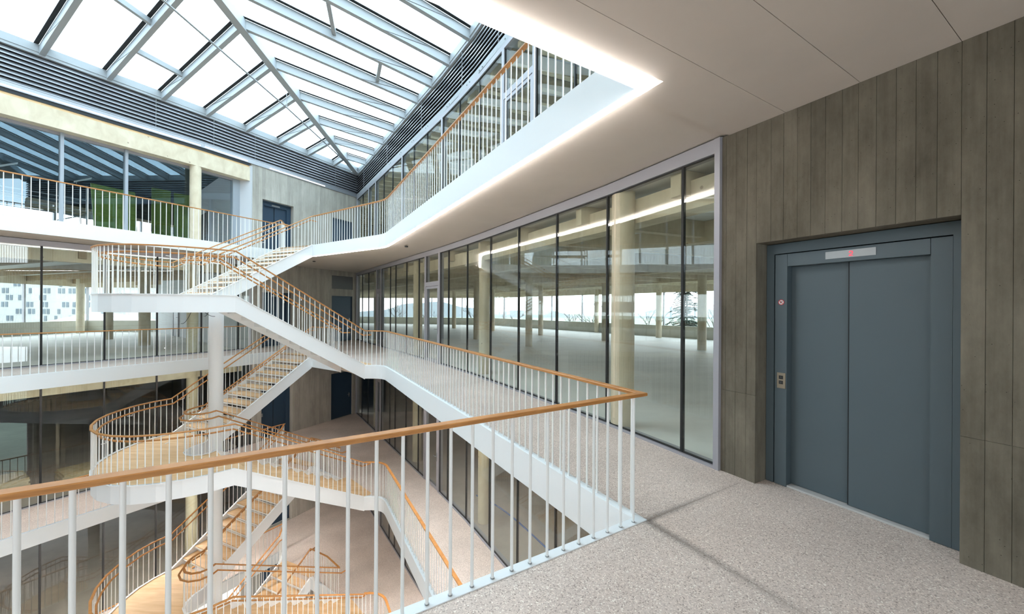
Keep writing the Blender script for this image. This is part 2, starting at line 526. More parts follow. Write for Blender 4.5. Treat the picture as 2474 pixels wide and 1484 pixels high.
# ------------------------------------------------------------------ mesh building
class MB:
    def __init__(self):
        self.v = []
        self.f = []
        self.sm = []

    def add(self, verts, faces, smooth=False):
        o = len(self.v)
        self.v += [tuple(p) for p in verts]
        for f in faces:
            self.f.append(tuple(i + o for i in f))
            self.sm.append(smooth)

    def hexa(self, p):
        self.add(p, [(0, 3, 2, 1), (4, 5, 6, 7), (0, 1, 5, 4), (1, 2, 6, 5), (2, 3, 7, 6), (3, 0, 4, 7)])
        return self

    def box(self, x0, y0, z0, x1, y1, z1):
        return self.hexa([(x0, y0, z0), (x1, y0, z0), (x1, y1, z0), (x0, y1, z0), (x0, y0, z1), (x1, y0, z1), (x1, y1, z1), (x0, y1, z1)])

    def obox(self, a, e, n, s0, s1, d0, d1, z0, z1):
        """box in a wall frame: origin a, along e, depth n"""
        q = []
        for z in (z0, z1):
            for s, d in ((s0, d0), (s1, d0), (s1, d1), (s0, d1)):
                p = a + e * s + n * d
                q.append((p.x, p.y, z))
        return self.hexa(q)

    def prism(self, poly, z0, z1):
        n = len(poly)
        tris = tessellate_polygon([[Vector((p[0], p[1], 0)) for p in poly]])
        v = [(p[0], p[1], z0) for p in poly] + [(p[0], p[1], z1) for p in poly]
        area = sum(poly[i][0] * poly[(i + 1) % n][1] - poly[(i + 1) % n][0] * poly[i][1] for i in range(n))
        f = []
        for t in tris:
            a, b, c = t
            s = ((poly[b][0] - poly[a][0]) * (poly[c][1] - poly[a][1]) - (poly[c][0] - poly[a][0]) * (poly[b][1] - poly[a][1]))
            if s < 0:
                b, c = c, b
            f.append((a + n, b + n, c + n))
            f.append((c, b, a))
        for i in range(n):
            j = (i + 1) % n
            f.append((i, j, j + n, i + n) if area > 0 else (j, i, i + n, j + n))
        self.add(v, f)
        return self

    def ribbon(self, path, th, zb, zt, closed=False, side=0.0):
        """upright plate along a plan path; zb, zt are lists of bottom and top heights"""
        n = len(path)
        offs = []
        for i in range(n):
            a = path[i - 1] if (i > 0 or closed) else None
            c = path[(i + 1) % n] if (i < n - 1 or closed) else None
            if a is not None and c is not None:
                d1 = (path[i] - a).normalized()
                d2 = (c - path[i]).normalized()
                m = rot90(d1) + rot90(d2)
                m = m / max(1e-6, m.dot(rot90(d1)))
                if m.length > 2.2:
                    m = m.normalized() * 2.2
            else:
                d = (c - path[i]) if c is not None else (path[i] - a)
                m = rot90(d.normalized())
            offs.append(m)
        v = []
        for i in range(n):
            p0 = path[i] + offs[i] * (side - th / 2)
            p1 = path[i] + offs[i] * (side + th / 2)
            v += [(p0.x, p0.y, zb[i]), (p1.x, p1.y, zb[i]), (p1.x, p1.y, zt[i]), (p0.x, p0.y, zt[i])]
        f = []
        m_ = n if closed else n - 1
        for i in range(m_):
            a, b = 4 * i, 4 * ((i + 1) % n)
            for k in range(4):
                k2 = (k + 1) % 4
                f.append((a + k, a + k2, b + k2, b + k))
        if not closed:
            f.append((0, 3, 2, 1))
            e = 4 * (n - 1)
            f.append((e, e + 1, e + 2, e + 3))
        self.add(v, f)
        return self

    def rail(self, path, w, h, chamfer=0.006):
        """handrail: chamfered rectangular section swept along a 3D path, section upright, mitred; path marks the top centre"""
        n = len(path)
        c = chamfer
        sec = [(-w / 2 + c, 0), (w / 2 - c, 0), (w / 2, -c), (w / 2, -h + c), (w / 2 - c, -h), (-w / 2 + c, -h), (-w / 2, -h + c), (-w / 2, -c)]
        m = len(sec)
        v = []
        for i in range(n):
            P = Vector(path[i])
            a = Vector(path[i - 1]) if i > 0 else None
            b = Vector(path[i + 1]) if i < n - 1 else None
            d1 = Vector((P.x - a.x, P.y - a.y)).normalized() if a is not None else None
            d2 = Vector((b.x - P.x, b.y - P.y)).normalized() if b is not None else None
            if d1 is None:
                d1 = d2
            if d2 is None:
                d2 = d1
            o = rot90(d1) + rot90(d2)
            o = o / max(0.35, o.dot(rot90(d1)))
            for s, z in sec:
                v.append((P.x + o.x * s, P.y + o.y * s, P.z + z))
        f = []
        for i in range(n - 1):
            for k in range(m):
                k2 = (k + 1) % m
                f.append((i * m + k, i * m + k2, (i + 1) * m + k2, (i + 1) * m + k))
        f.append(tuple(range(m))[::-1])
        f.append(tuple((n - 1) * m + k for k in range(m)))
        self.add(v, f)
        return self

    def tube(self, p, q, r, n=8, r2=None):
        p, q = Vector(p), Vector(q)
        r2 = r if r2 is None else r2
        d = (q - p).normalized()
        u = d.orthogonal().normalized()
        w = d.cross(u)
        v = []
        for c, rr in ((p, r), (q, r2)):
            for k in range(n):
                t = 2 * math.pi * k / n
                v.append(c + (u * math.cos(t) + w * math.sin(t)) * rr)
        f = [(k, (k + 1) % n, n + (k + 1) % n, n + k) for k in range(n)]
        self.add(v, f, True)
        self.add([v[k] for k in range(n)], [tuple(range(n))[::-1]])
        self.add([v[n + k] for k in range(n)], [tuple(range(n))])
        return self

    def beam(self, p, q, w, h):
        """beam from p to q, section w wide (horizontal), h deep hanging below the line p-q"""
        p, q = Vector(p), Vector(q)
        d = Vector((q.x - p.x, q.y - p.y)).normalized()
        s = Vector((-d.y, d.x, 0)) * (w / 2)
        z = Vector((0, 0, h))
        return self.hexa([p - s - z, p + s - z, q + s - z, q - s - z, p - s, p + s, q + s, q - s])

    def mesh(self, name, m):
        me = bpy.data.meshes.new(name)
        me.from_pydata(self.v, [], self.f)
        for p, s in zip(me.polygons, self.sm):
            p.use_smooth = s
        me.materials.append(m)
        me.update()
        return me

    def build(self, name, m, parent=None, **kw):
        o = bpy.data.objects.new(name, self.mesh(name, m))
        COL.objects.link(o)
        if parent is not None:
            o.parent = parent
            o.location = tuple(-c for c in ploc(parent))
        for k, v in kw.items():
            o[k] = v
        return o


def ploc(p):
    """world position of a (never rotated) parent"""
    l = Vector(p.location)
    while p.parent is not None:
        p = p.parent
        l += Vector(p.location)
    return l


def root(name, loc, label, cat, group=None, kind=None):
    o = bpy.data.objects.new(name, None)
    o.empty_display_size = 0.2
    COL.objects.link(o)
    o.location = loc
    o['label'] = label
    o['category'] = cat
    if group:
        o['group'] = group
    if kind:
        o['kind'] = kind
    return o


def tag(o, label, cat, group=None, kind=None):
    o['label'] = label
    o['category'] = cat
    if group:
        o['group'] = group
    if kind:
        o['kind'] = kind
    return o


def inst(name, me, parent, loc, rz=0.0, scale=(1, 1, 1)):
    o = bpy.data.objects.new(name, me)
    COL.objects.link(o)
    o.parent = parent
    o.location = Vector(loc) - ploc(parent)
    o.rotation_euler = (0, 0, rz)
    o.scale = scale
    return o


KIDS = {}


def copy_tree(r, dz, label=None):
    """copy of a thing with its parts and sub-parts, moved up or down"""
    def kids(o):
        return [c for c in ALL if c.parent is o]
    ALL = [o for o in bpy.data.objects if o.parent is not None]
    by = {}
    for c in ALL:
        by.setdefault(c.parent.name, []).append(c)
    n = r.copy()
    COL.objects.link(n)
    n.location.z += dz
    if label:
        n['label'] = label

    def rec(src, dst):
        for c in by.get(src.name, []):
            d = c.copy()
            COL.objects.link(d)
            d.parent = dst
            rec(c, d)
    rec(r, n)
    return n


def v3(p, z):
    return (p.x, p.y, z)


# ------------------------------------------------------------------ gallery slabs
def smooth_bend(p0, p1, p2, r, n=5):
    """rounded corner points at p1"""
    a = p1 + (p0 - p1).normalized() * r
    b = p1 + (p2 - p1).normalized() * r
    out = []
    for i in range(n + 1):
        t = i / n
        out.append(a * (1 - t) ** 2 + p1 * 2 * t * (1 - t) + b * t * t)
    return out


BEND = smooth_bend(KIN, BD, O1N, 0.35)
EDGE_R = [FL, KIN] + BEND + [O1N]                       # void edge: front gallery, right gallery, stair head
EDGE_R3 = [FL, KIN] + smooth_bend(KIN, BD, I1F, 0.35) + [I1F]          # top floor: no flight goes up, the edge runs straight on
EDGE_C = [I1N, I1F]                                     # between the two flights
EDGE_L = [O1F, LEND, LL]                                # left gallery
BACK1 = EL_A + EL_E * 7.5
BACK2 = Vector((-6.0, -8.6))
VOID_EDGE = EDGE_R + EDGE_C + EDGE_L
EL_N = rot90(EL_E)
SLAB_OUT = [CW[4], CW[3], CW[2], CW[1]] + [CW[0]] + RW[1:] + [RW[-1] + EL_N * 0.5, EL_A + EL_E * 7.5 + EL_N * 0.5, BACK2]

SLAB = VOID_EDGE + SLAB_OUT
SLAB3 = EDGE_R3 + EDGE_L + SLAB_OUT

LEVEL_WORDS = {-11.31: 'lowest floor', -7.54: 'second floor below', -3.77: 'floor below', 0.0: 'camera floor', 3.77: 'floor above'}
for z in LEVELS:
    w = LEVEL_WORDS[z]
    if z == LEVELS[0]:
        base = MB().prism([(-24, -10), (7, -10), (18, 12), (-12, 52), (-34, 28)], z - 0.3, z).build('floor', M_FLOOR)
        tag(base, 'aggregate floor at the bottom of the atrium under the lowest stairs', 'floor', kind='structure')
        continue
    SL = SLAB3 if z == LEVELS[-1] else SLAB
    fl = MB().prism(SL, z - 0.03, z).build('floor', M_FLOOR)
    tag(fl, 'speckled aggregate gallery floor on the ' + w, 'floor', kind='structure')
    # slab body and its painted soffit
    so = MB().prism(SL, z - (DZ - SOFF) + 0.02, z - 0.03).build('ceiling', M_SOFFIT)
    tag(so, 'warm white gallery soffit under the ' + w, 'ceiling', kind='structure')

# white steel fascia with kerb around the void and the light line behind its lower lip
def fascia_paths(z):
    if z == LEVELS[-1]:
        return [('right', EDGE_R3), ('left', EDGE_L)]
    return [('right', EDGE_R), ('middle', EDGE_C), ('left', EDGE_L)]


for z in LEVELS[1:]:
    w = LEVEL_WORDS[z]
    r = root('trim_1', (K.x, K.y, z), 'white steel fascia and kerb along the void edge of the ' + w, 'fascia', kind='structure')
    for nm, path in fascia_paths(z):
        n = len(path)
        lip = z - (DZ - SOFF) - 0.035
        MB().ribbon(path, 0.012, [lip] * n, [z + 0.004] * n, side=0.006).build('fascia_plate', M_FASCIA, r)
        MB().ribbon(path, 0.065, [z - 0.02] * n, [z + 0.006] * n, side=-0.0325).build('kerb', M_FASCIA, r)

for z in LEVELS[2:]:
    w = LEVEL_WORDS[z]
    for nm, path in fascia_paths(z):
        if nm == 'middle':
            continue
        zb = z - (DZ - SOFF)
        if nm == 'right':
            path = path if z == LEVELS[-1] else path[:-1]
            path = [FL + (KIN - FL) * 0.02] + path[1:]
            n = len(path)
            drop = 0.046 if z == LEVELS[-1] else 0.033
            o = MB().ribbon(path, 0.054, [zb - drop] * n, [zb - 0.005] * n, side=-0.040).build('light_strip', M_LED if z == LEVELS[-1] else (M_LED_LOW if z == 0 else M_LED_LOWEST))
        else:
            path = [path[1], path[-1] + LDIR * 0.4]
            n = len(path)
            o = MB().ribbon(path, 0.05, [zb - 0.012] * n, [zb - 0.002] * n, side=-0.045).build('light_strip', M_LED if z == LEVELS[-1] else (M_LED_LOW if z == 0 else M_LED_LOWEST))
        tag(o, 'glowing linear light under the edge of the %s gallery, %s' % ('front and right' if nm == 'right' else 'left', w), 'light strip', 'linear lights under the gallery edges')

# dark mastic joints in the floor
jr = MB()
jr.obox(K, -A, rot90(-A), 0.0, 6.0, -0.0018, 0.0018, 0.0, 0.0008)
jr.obox(K, -B, rot90(-B), 0.0, 1.28, -0.0018, 0.0018, 0.0, 0.0008)
tag(jr.build('trim_2', mat('mastic_joint', (0.40, 0.33, 0.28), 0.8)), 'thin mastic joints in the floor leaving the railing corner', 'floor joint', kind='structure')

# soffit panels over the front gallery (hairline joints between them)
sp_root = root('ceiling', (1.5, 1.5, SOFF), 'flush warm white soffit panels with hairline joints over the front gallery', 'ceiling', kind='structure')
cuts = [2.22, 1.70, 1.18, 0.66, 0.12, -0.42, -0.96, -1.5]
for i in range(len(cuts) - 1):
    t1, t0 = cuts[i], cuts[i + 1]
    # along A measured from origin, strip runs across from void edge to the lift wall
    def pt(t, b):
        return A * t + B * b
    tk = K.dot(A)
    bmin = -4.0 if True else 0
    def b_wall(t):
        # where the strip meets the lift wall
        p = A * t
        d = (EL_A - p)
        den = B.x * (-EL_E.y) - B.y * (-EL_E.x)
        return (d.x * (-EL_E.y) - d.y * (-EL_E.x)) / den
    def b_void(t):
        return K.dot(B) + 0.0 if t > tk - 0.07 else 6.5
    g = 0.0018
    ta, tb = t1 - g, t0 + g
    segs = []
    if ta > tk - 0.07 and tb < tk - 0.07:
        segs = [(ta, tk - 0.07, K.dot(B) - 0.075), (tk - 0.07, tb, 6.5)]
    elif tb >= tk - 0.07:
        segs = [(ta, tb, K.dot(B) - 0.075)]
    else:
        segs = [(ta, tb, 6.5)]
    m = MB()
    for (x, y, bv) in segs:
        poly = [pt(x, b_wall(x)), pt(x, bv), pt(y, bv), pt(y, b_wall(y))]
        m.prism(poly, SOFF - 0.004, SOFF + 0.021)
    m.build('soffit_panel', M_SOFFIT, sp_root)

# ------------------------------------------------------------------ lift wall of board-marked concrete on the right
CUTS = [-0.357, -0.307, -0.206, -0.1, -0.012]
MIDC = [-0.012, 0.116, 0.219, 0.329, 0.429, 0.532, 0.644, 0.745, 0.851, 0.96, 1.063, 1.166, 1.276]
ENDC = [1.276, 1.38, 1.487, 1.59, 1.69, 1.80, 1.905, 2.01, 2.11, 2.22, 2.33, 2.43, 2.54, 2.65, 2.75, 2.86, 3.0, 3.15, 3.3]
LIFTJ = 0.836
wr = root('wall_right', v3(EL_A, 0), 'brown grey board-marked concrete wall around the near lift', 'wall', kind='structure')
core = MB()
core.obox(EL_A, EL_E, EL_N, -0.357, -0.012, 0.012, 0.5, 0, SOFF)
core.obox(EL_A, EL_E, EL_N, 1.276, 7.5, 0.012, 0.5, 0, SOFF)
core.obox(EL_A, EL_E, EL_N, -0.012, 1.276, 0.012, 0.5, 2.287, SOFF)
core.obox(EL_A, EL_E, EL_N, -0.05, 1.32, 0.42, 0.5, 0, 2.3)
core.build('concrete_core', M_CONC, wr)
rb = random.Random(3)


def boards(cuts, zlist):
    for a, b in zip(cuts[:-1], cuts[1:]):
        for z0, z1 in zlist:
            d = rb.uniform(-0.0018, 0.0014)
            g = 0.0007
            c = 0.0014
            a_, b_ = a + g, b - g
            m = MB()
            # chamfered board face
            q = []
            for s, dd in ((a_, 0.02), (a_, d + c), (a_ + c, d), (b_ - c, d), (b_, d + c), (b_, 0.02)):
                q.append(EL_A + EL_E * s + EL_N * dd)
            m.prism(q, z0 + 0.001, z1 - 0.001)
            m.build('board', M_CONC, wr)


boards(CUTS, [(0, LIFTJ), (LIFTJ, SOFF)])
boards(MIDC, [(2.287, SOFF)])
boards(ENDC, [(0, LIFTJ), (LIFTJ, SOFF)])
MB().obox(EL_A, EL_E, EL_N, 3.3, 7.5, 0, 0.02, 0, SOFF).build('board', M_CONC, wr)

# closing walls behind the camera, with an added window band as fill light
wb = MB()
bp0, bp1 = BACK1 + EL_N * 0.5, BACK2
b_e = (bp1 - bp0).normalized()
b_n = rot90(b_e)
b_l = (bp1 - bp0).length
wb.obox(bp0, b_e, b_n, 0, b_l, -0.12, 0.12, LEVELS[0], 0.6)
wb.obox(bp0, b_e, b_n, 0, b_l, -0.12, 0.12, 3.0, 8.6)
wb.obox(bp0, b_e, b_n, 0, 0.8, -0.12, 0.12, 0.6, 3.0)
wb.obox(bp0, b_e, b_n, b_l - 0.8, b_l, -0.12, 0.12, 0.6, 3.0)
wb.ribbon([BACK2, FL], 0.25, [LEVELS[0]] * 2, [8.6] * 2)
tag(wb.build('wall_back', M_BACKWALL), 'plain wall with an added window band behind the front gallery', 'wall', kind='structure')
wbw = root('fill_light_window', v3((bp0 + bp1) / 2, 0.6), 'added fill light window band behind the front gallery', 'window', kind='structure')  # windows added to brighten the near railing
for i in range(5):
    s0 = 0.8 + (b_l - 1.6) * i / 5
    s1 = 0.8 + (b_l - 1.6) * (i + 1) / 5
    MB().obox(bp0, b_e, b_n, s0 + 0.03, s1 - 0.03, -0.01, 0.01, 0.6, 3.0).build('pane', M_GLASS_BACK, wbw)
    MB().obox(bp0, b_e, b_n, s1 - 0.03, s1 + 0.03, -0.05, 0.05, 0.6, 3.0).build('mullion', M_FRAME, wbw)
wl = MB().ribbon([FL, LL, CW[4] + Vector((-0.6, -1))], 0.25, [LEVELS[0]] * 3, [8.6] * 3)  # out-of-view wall added to keep light from leaking in
tag(wl.build('wall_left', M_ENDWALL), 'added unseen dark grey end wall of the atrium beyond the front gallery', 'wall', kind='structure')


# ------------------------------------------------------------------ lifts and steel doors
def digit2(m, a, e, n, s, d, z, h):
    """the figure 2 in five short strokes with rounded shoulders"""
    w = h * 0.58
    t = h * 0.16
    P = [(-0.5, 0.22), (-0.42, 0.42), (-0.18, 0.5), (0.18, 0.5), (0.42, 0.4), (0.5, 0.2), (0.36, 0.0), (-0.5, -0.42), (-0.5, -0.5), (0.5, -0.5)]
    pts = [(s + x * w, z + y * h) for x, y in P]
    for (s0, z0), (s1, z1) in zip(pts[:-1], pts[1:]):
        dx, dz = s1 - s0, z1 - z0
        l = math.hypot(dx, dz) or 1
        ox, oz = -dz / l * t / 2, dx / l * t / 2
        ex, ez = dx / l * t * 0.35, dz / l * t * 0.35
        q = [(s0 - ex + ox, z0 - ez + oz), (s1 + ex + ox, z1 + ez + oz), (s1 + ex - ox, z1 + ez - oz), (s0 - ex - ox, z0 - ez - oz)]
        v = []
        for dd in (d, d + 0.003):
            for (ss, zz) in q:
                p = a + e * ss + n * dd
                v.append((p.x, p.y, zz))
        m.hexa(v)


def disc(m, a, e, n, s, z, r, d0, d1, k=24, r_in=0.0):
    ring = []
    for d in (d0, d1):
        for i in range(k):
            t = 2 * math.pi * i / k
            p = a + e * (s + r * math.cos(t)) + n * d
            ring.append((p.x, p.y, z + r * math.sin(t)))
    if r_in <= 0:
        f = [(i, (i + 1) % k, k + (i + 1) % k, k + i) for i in range(k)] + [tuple(range(k)), tuple(range(2 * k - 1, k - 1, -1))]
        m.add(ring, f)
    else:
        for d in (d0, d1):
            for i in range(k):
                t = 2 * math.pi * i / k
                p = a + e * (s + r_in * math.cos(t)) + n * d
                ring.append((p.x, p.y, z + r_in * math.sin(t)))
        f = []
        for i in range(k):
            j = (i + 1) % k
            f += [(i, j, k + j, k + i), (2 * k + j, 2 * k + i, 3 * k + i, 3 * k + j), (i, 2 * k + i, 2 * k + j, j), (k + i, k + j, 3 * k + j, 3 * k + i)]
        m.add(ring, f)


def lift(name, a, e, z, label, M, near, group=None, width=1.284):
    n = rot90(e)
    r = root(name, v3(a + e * width / 2 + n * 0.2, z), label, 'lift door', group)
    k = width / 1.284
    D = 0.178

    def bx(nm, s0, s1, d0, d1, z0, z1, mm=None, parent=r):
        return MB().obox(a, e, n, s0 * k, s1 * k, d0, d1, z + z0, z + z1).build(nm, mm or M, parent)
    bx('back_panel', -0.004, 1.27, 0.30, 0.34, 0.002, 2.28, M_GAP)
    # surround strips, posts, header
    bx('side_trim', -0.008, 0.058, D, 0.30, 0.004, 2.28)
    bx('side_trim', 1.2045, 1.270, D, 0.30, 0.004, 2.28)
    bx('top_trim', 0.058, 1.212, D, 0.30, 2.188, 2.28)
    po = bx('door_post', 0.068, 0.169, D, 0.30, 0.004, 2.178)
    bx('door_post', 1.097, 1.203, D, 0.30, 0.004, 2.178)
    hd = bx('header', 0.172, 1.094, D, 0.30, 2.064, 2.178)
    bx('door_leaf', 0.170, 0.628, 0.262, 0.292, 0.022, 2.062)
    bx('door_leaf', 0.612, 1.096, 0.236, 0.258, 0.022, 2.062)
    bx('seam_shade', 0.604, 0.6115, 0.237, 0.262, 0.022, 2.062, M_GAP)  # dark strip in place of the shaded seam between the leaves
    bx('threshold', 0.171, 1.095, 0.186, 0.30, 0.002, 0.018, M_SILL)
    # display
    dp = bx('display_plate', 0.467, 0.798, D - 0.004, D, 2.095, 2.157, M_STEEL)
    if near:
        dg = MB()
        digit2(dg, a, e, n, 0.642 * k, D - 0.0062, z + 2.126, 0.036)
        dg.build('floor_number', M_DIGIT, dp, label='glowing red figure 2')
        pn = bx('call_panel', 0.090, 0.161, D - 0.005, D, 0.917, 1.062, M_BRASS)
        for zc, up in ((1.020, 1), (0.973, -1)):
            b = MB().obox(a, e, n, 0.108 * k, 0.141 * k, D - 0.010, D - 0.005, z + zc - 0.016, z + zc + 0.016).build('call_button', M_BLACK, pn)
        # small arrows on the buttons
        for zc, up in ((1.020, 1), (0.973, -1)):
            ar = MB()
            for sgn in (-1, 1):
                p0 = (0.1245 + sgn * 0.007, zc - up * 0.004)
                p1 = (0.1245, zc + up * 0.005)
                v = []
                for dd in (D - 0.0108, D - 0.010):
                    for s_, z_ in ((p0[0], p0[1]), (p1[0], p1[1]), (p1[0], p1[1] + 0.002), (p0[0], p0[1] + 0.002)):
                        p = a + e * (s_ * k) + n * dd
                        v.append((p.x, p.y, z + z_))
                ar.hexa(v)
            ar.build('arrow', M_STEEL, pn)
        sg = MB()
        disc(sg, a, e, n, 0.1215 * k, z + 1.728, 0.0255, D - 0.002, D)
        s_o = sg.build('prohibition_sign', M_SIGNWHITE, po, label='round red and white no dogs sticker')
        # ring, slash and a small dog are printed on the sticker: thin geometry on the same part level
        rg = MB()
        disc(rg, a, e, n, 0.1215 * k, z + 1.728, 0.0258, D - 0.003, D - 0.0005, 28, 0.0205)
        rg.build('sign_ring', M_RED, po)
        dgm = MB()
        for s0, s1, z0, z1 in ((-0.010, 0.006, -0.002, 0.005), (-0.010, -0.007, -0.012, -0.002), (0.003, 0.006, -0.012, -0.002), (0.004, 0.012, 0.004, 0.010), (-0.013, -0.010, 0.003, 0.009), (-0.0045, -0.002, -0.011, -0.002)):
            dgm.obox(a, e, n, (0.1215 + s0) * k, (0.1215 + s1) * k, D - 0.0028, D - 0.001, z + 1.728 + z0, z + 1.728 + z1)
        dgm.build('sign_dog', M_BLACK, po)
        sl = MB()
        c45 = 0.7071
        v = []
        for dd in (D - 0.0033, D - 0.001):
            for u, w_ in ((-0.022, -0.0022), (0.022, -0.0022), (0.022, 0.0022), (-0.022, 0.0022)):
                s_, z_ = (u + w_) * c45, (-u + w_) * c45
                p = a + e * ((0.1215 + s_) * k) + n * dd
                v.append((p.x, p.y, z + 1.728 + z_))
        sl.hexa(v)
        sl.build('sign_slash', M_RED, po)
    else:
        bx('call_panel', 0.090, 0.150, D - 0.008, D, 0.92, 1.06, M_STEEL)
        sg = bx('notice', 0.012, 0.050, D - 0.004, D, 1.35, 1.44, M_SIGNWHITE)
        MB().obox(a, e, n, 0.018 * k, 0.044 * k, D - 0.006, D - 0.004, z + 1.395, z + 1.43).build('pictogram', M_RED, sg)
    return r


lift('lift_entrance', EL_A, EL_E, 0.0, 'slate grey steel lift doors with a red figure 2 in a concrete recess', M_LIFT, True)

# far core wall with a lift and a service door on each floor
C_S_LIFT0, C_S_LIFT1 = 4.706, 3.401
C_S_DOOR0, C_S_DOOR1 = 1.470, 0.246
c_e = (CW[0] - CW[1]).normalized()          # looking at the wall: left to right
c_n = rot90(c_e)
CA = CW[0] - c_e * 5.14                     # left end of the concrete
LA = 5.14 - C_S_LIFT0
LB = 5.14 - C_S_LIFT1
DA = 5.14 - C_S_DOOR0
DB = 5.14 - C_S_DOOR1
for z in LEVELS[:]:
    top = 7.32 if z == LEVELS[-1] else z + DZ - 0.02
    w = LEVEL_WORDS[z]
    m = MB()
    T = 0.6
    m.obox(CA, c_e, c_n, 0.0, LA, 0, T, z, top)
    m.obox(CA, c_e, c_n, LA, LB, 0, T, z + 2.262, top)
    m.obox(CA, c_e, c_n, LA, LB, 0.36, T, z, z + 2.262)
    m.obox(CA, c_e, c_n, LB, DA, 0, T, z, top)
    m.obox(CA, c_e, c_n, DA, DB, 0, T, z + 2.22, z + 2.56)
    m.obox(CA, c_e, c_n, DA, DB, 0.16, T, z, z + 2.22)
    m.obox(CA, c_e, c_n, DA, DB, 0, T, z + 3.2, top)
    m.obox(CA, c_e, c_n, DA, DB, 0.06 if z < 3 else 0.0, T, z + 2.56, z + 3.2)
    m.obox(CA, c_e, c_n, DB, 5.14, 0, T, z, top)
    o = m.build('wall_far', M_CONC_W)
    tag(o, 'pale board-marked concrete core wall at the far corner, ' + w, 'wall', kind='structure')
    lab = {-11.31: 'dark blue lift doors at the lowest floor behind the stairs', -7.54: 'dark blue lift doors two floors below behind the stairs',
           -3.77: 'dark blue lift doors one floor below behind the lower stairs', 0.0: 'dark blue lift doors on this floor behind the descending stair flight',
           3.77: 'dark blue lift doors on the upper gallery beside the timber beam'}[z]
    lift('lift_entrance', CA + c_e * LA, c_e, z, lab, M_LIFT_FAR, False, width=LB - LA)
    lab = {-11.31: 'dark steel service door at the lowest floor', -7.54: 'dark blue steel service door two floors below in the far corner',
           -3.77: 'dark blue steel service door one floor below in the far corner', 0.0: 'dark blue steel service door under a grey panel in the far corner',
           3.77: 'blue steel service door on the upper gallery behind the balusters'}[z]
    d = root('steel_door', v3(CA + c_e * (DA + DB) / 2, z), lab, 'door')
    MB().obox(CA, c_e, c_n, DA + 0.035, DB - 0.035, 0.07, 0.12, z + 0.008, z + 2.18).build('door_leaf', M_LIFT_FAR, d)
    fr = MB()
    fr.obox(CA, c_e, c_n, DA + 0.003, DA + 0.032, 0.045, 0.15, z + 0.002, z + 2.215)
    fr.obox(CA, c_e, c_n, DB - 0.032, DB - 0.003, 0.045, 0.15, z + 0.002, z + 2.215)
    fr.obox(CA, c_e, c_n, DA + 0.032, DB - 0.032, 0.045, 0.15, z + 2.183, z + 2.215)
    fr.build('door_frame', M_LIFT_FAR, d)
    hp = MB()
    p = CA + c_e * (DB - 0.14) + c_n * 0.07
    hp.tube((p.x, p.y, z + 1.05), (p.x - c_n.x * 0.06, p.y - c_n.y * 0.06, z + 1.05), 0.010)
    q = p - c_n * 0.055
    hp.tube(v3(q, z + 1.05), v3(q - c_e * 0.12, z + 1.05), 0.010)
    hp.obox(CA, c_e, c_n, DB - 0.16, DB - 0.12, 0.062, 0.07, z + 0.92, z + 1.12)
    hp.build('door_handle', M_STEEL, d)
    if z > 3:
        continue
    pnl = MB().obox(CA, c_e, c_n, DA + 0.004, DB - 0.004, 0.02, 0.055, z + 2.564, z + 3.196).build('access_panel', mat('grey_panel', (0.16, 0.165, 0.17), 0.6) if 'grey_panel' not in MATS else MATS['grey_panel'])
    tag(pnl, {-11.31: 'grey access panel over the lowest service door', -7.54: 'grey access panel over the service door two floors below', -3.77: 'grey access panel over the service door one floor below',
              0.0: 'grey access panel over the service door in the far corner', 3.77: 'grey access panel over the upper service door'}[z], 'panel')

# ------------------------------------------------------------------ right glass wall, one per floor
R_JOINTS = [1.15, 2.289, 3.682, 4.328, 5.53, 6.183, 7.381, 8.56, 9.155, 10.209, 10.829, 11.998, 13.274, 14.492, 15.743, 16.95, 18.224]
R_END = 18.70
R_JOINTS_UP = [1.15, 2.3, 3.45, 4.6, 5.75, 6.9, 8.05, 9.2, 10.35, 11.5, 12.65, 13.85, 15.05, 16.2, 17.4]
R_POSTS_UP = [2.3, 3.45, 6.9, 10.35, 13.85, 15.05]
DOORS_UP = [(13.85, 15.05)]
DOORS_R = [(3.682, 4.328), (9.155, 10.209)]
R_FRAMEPOST = [3.682, 4.328, 9.155, 10.209]


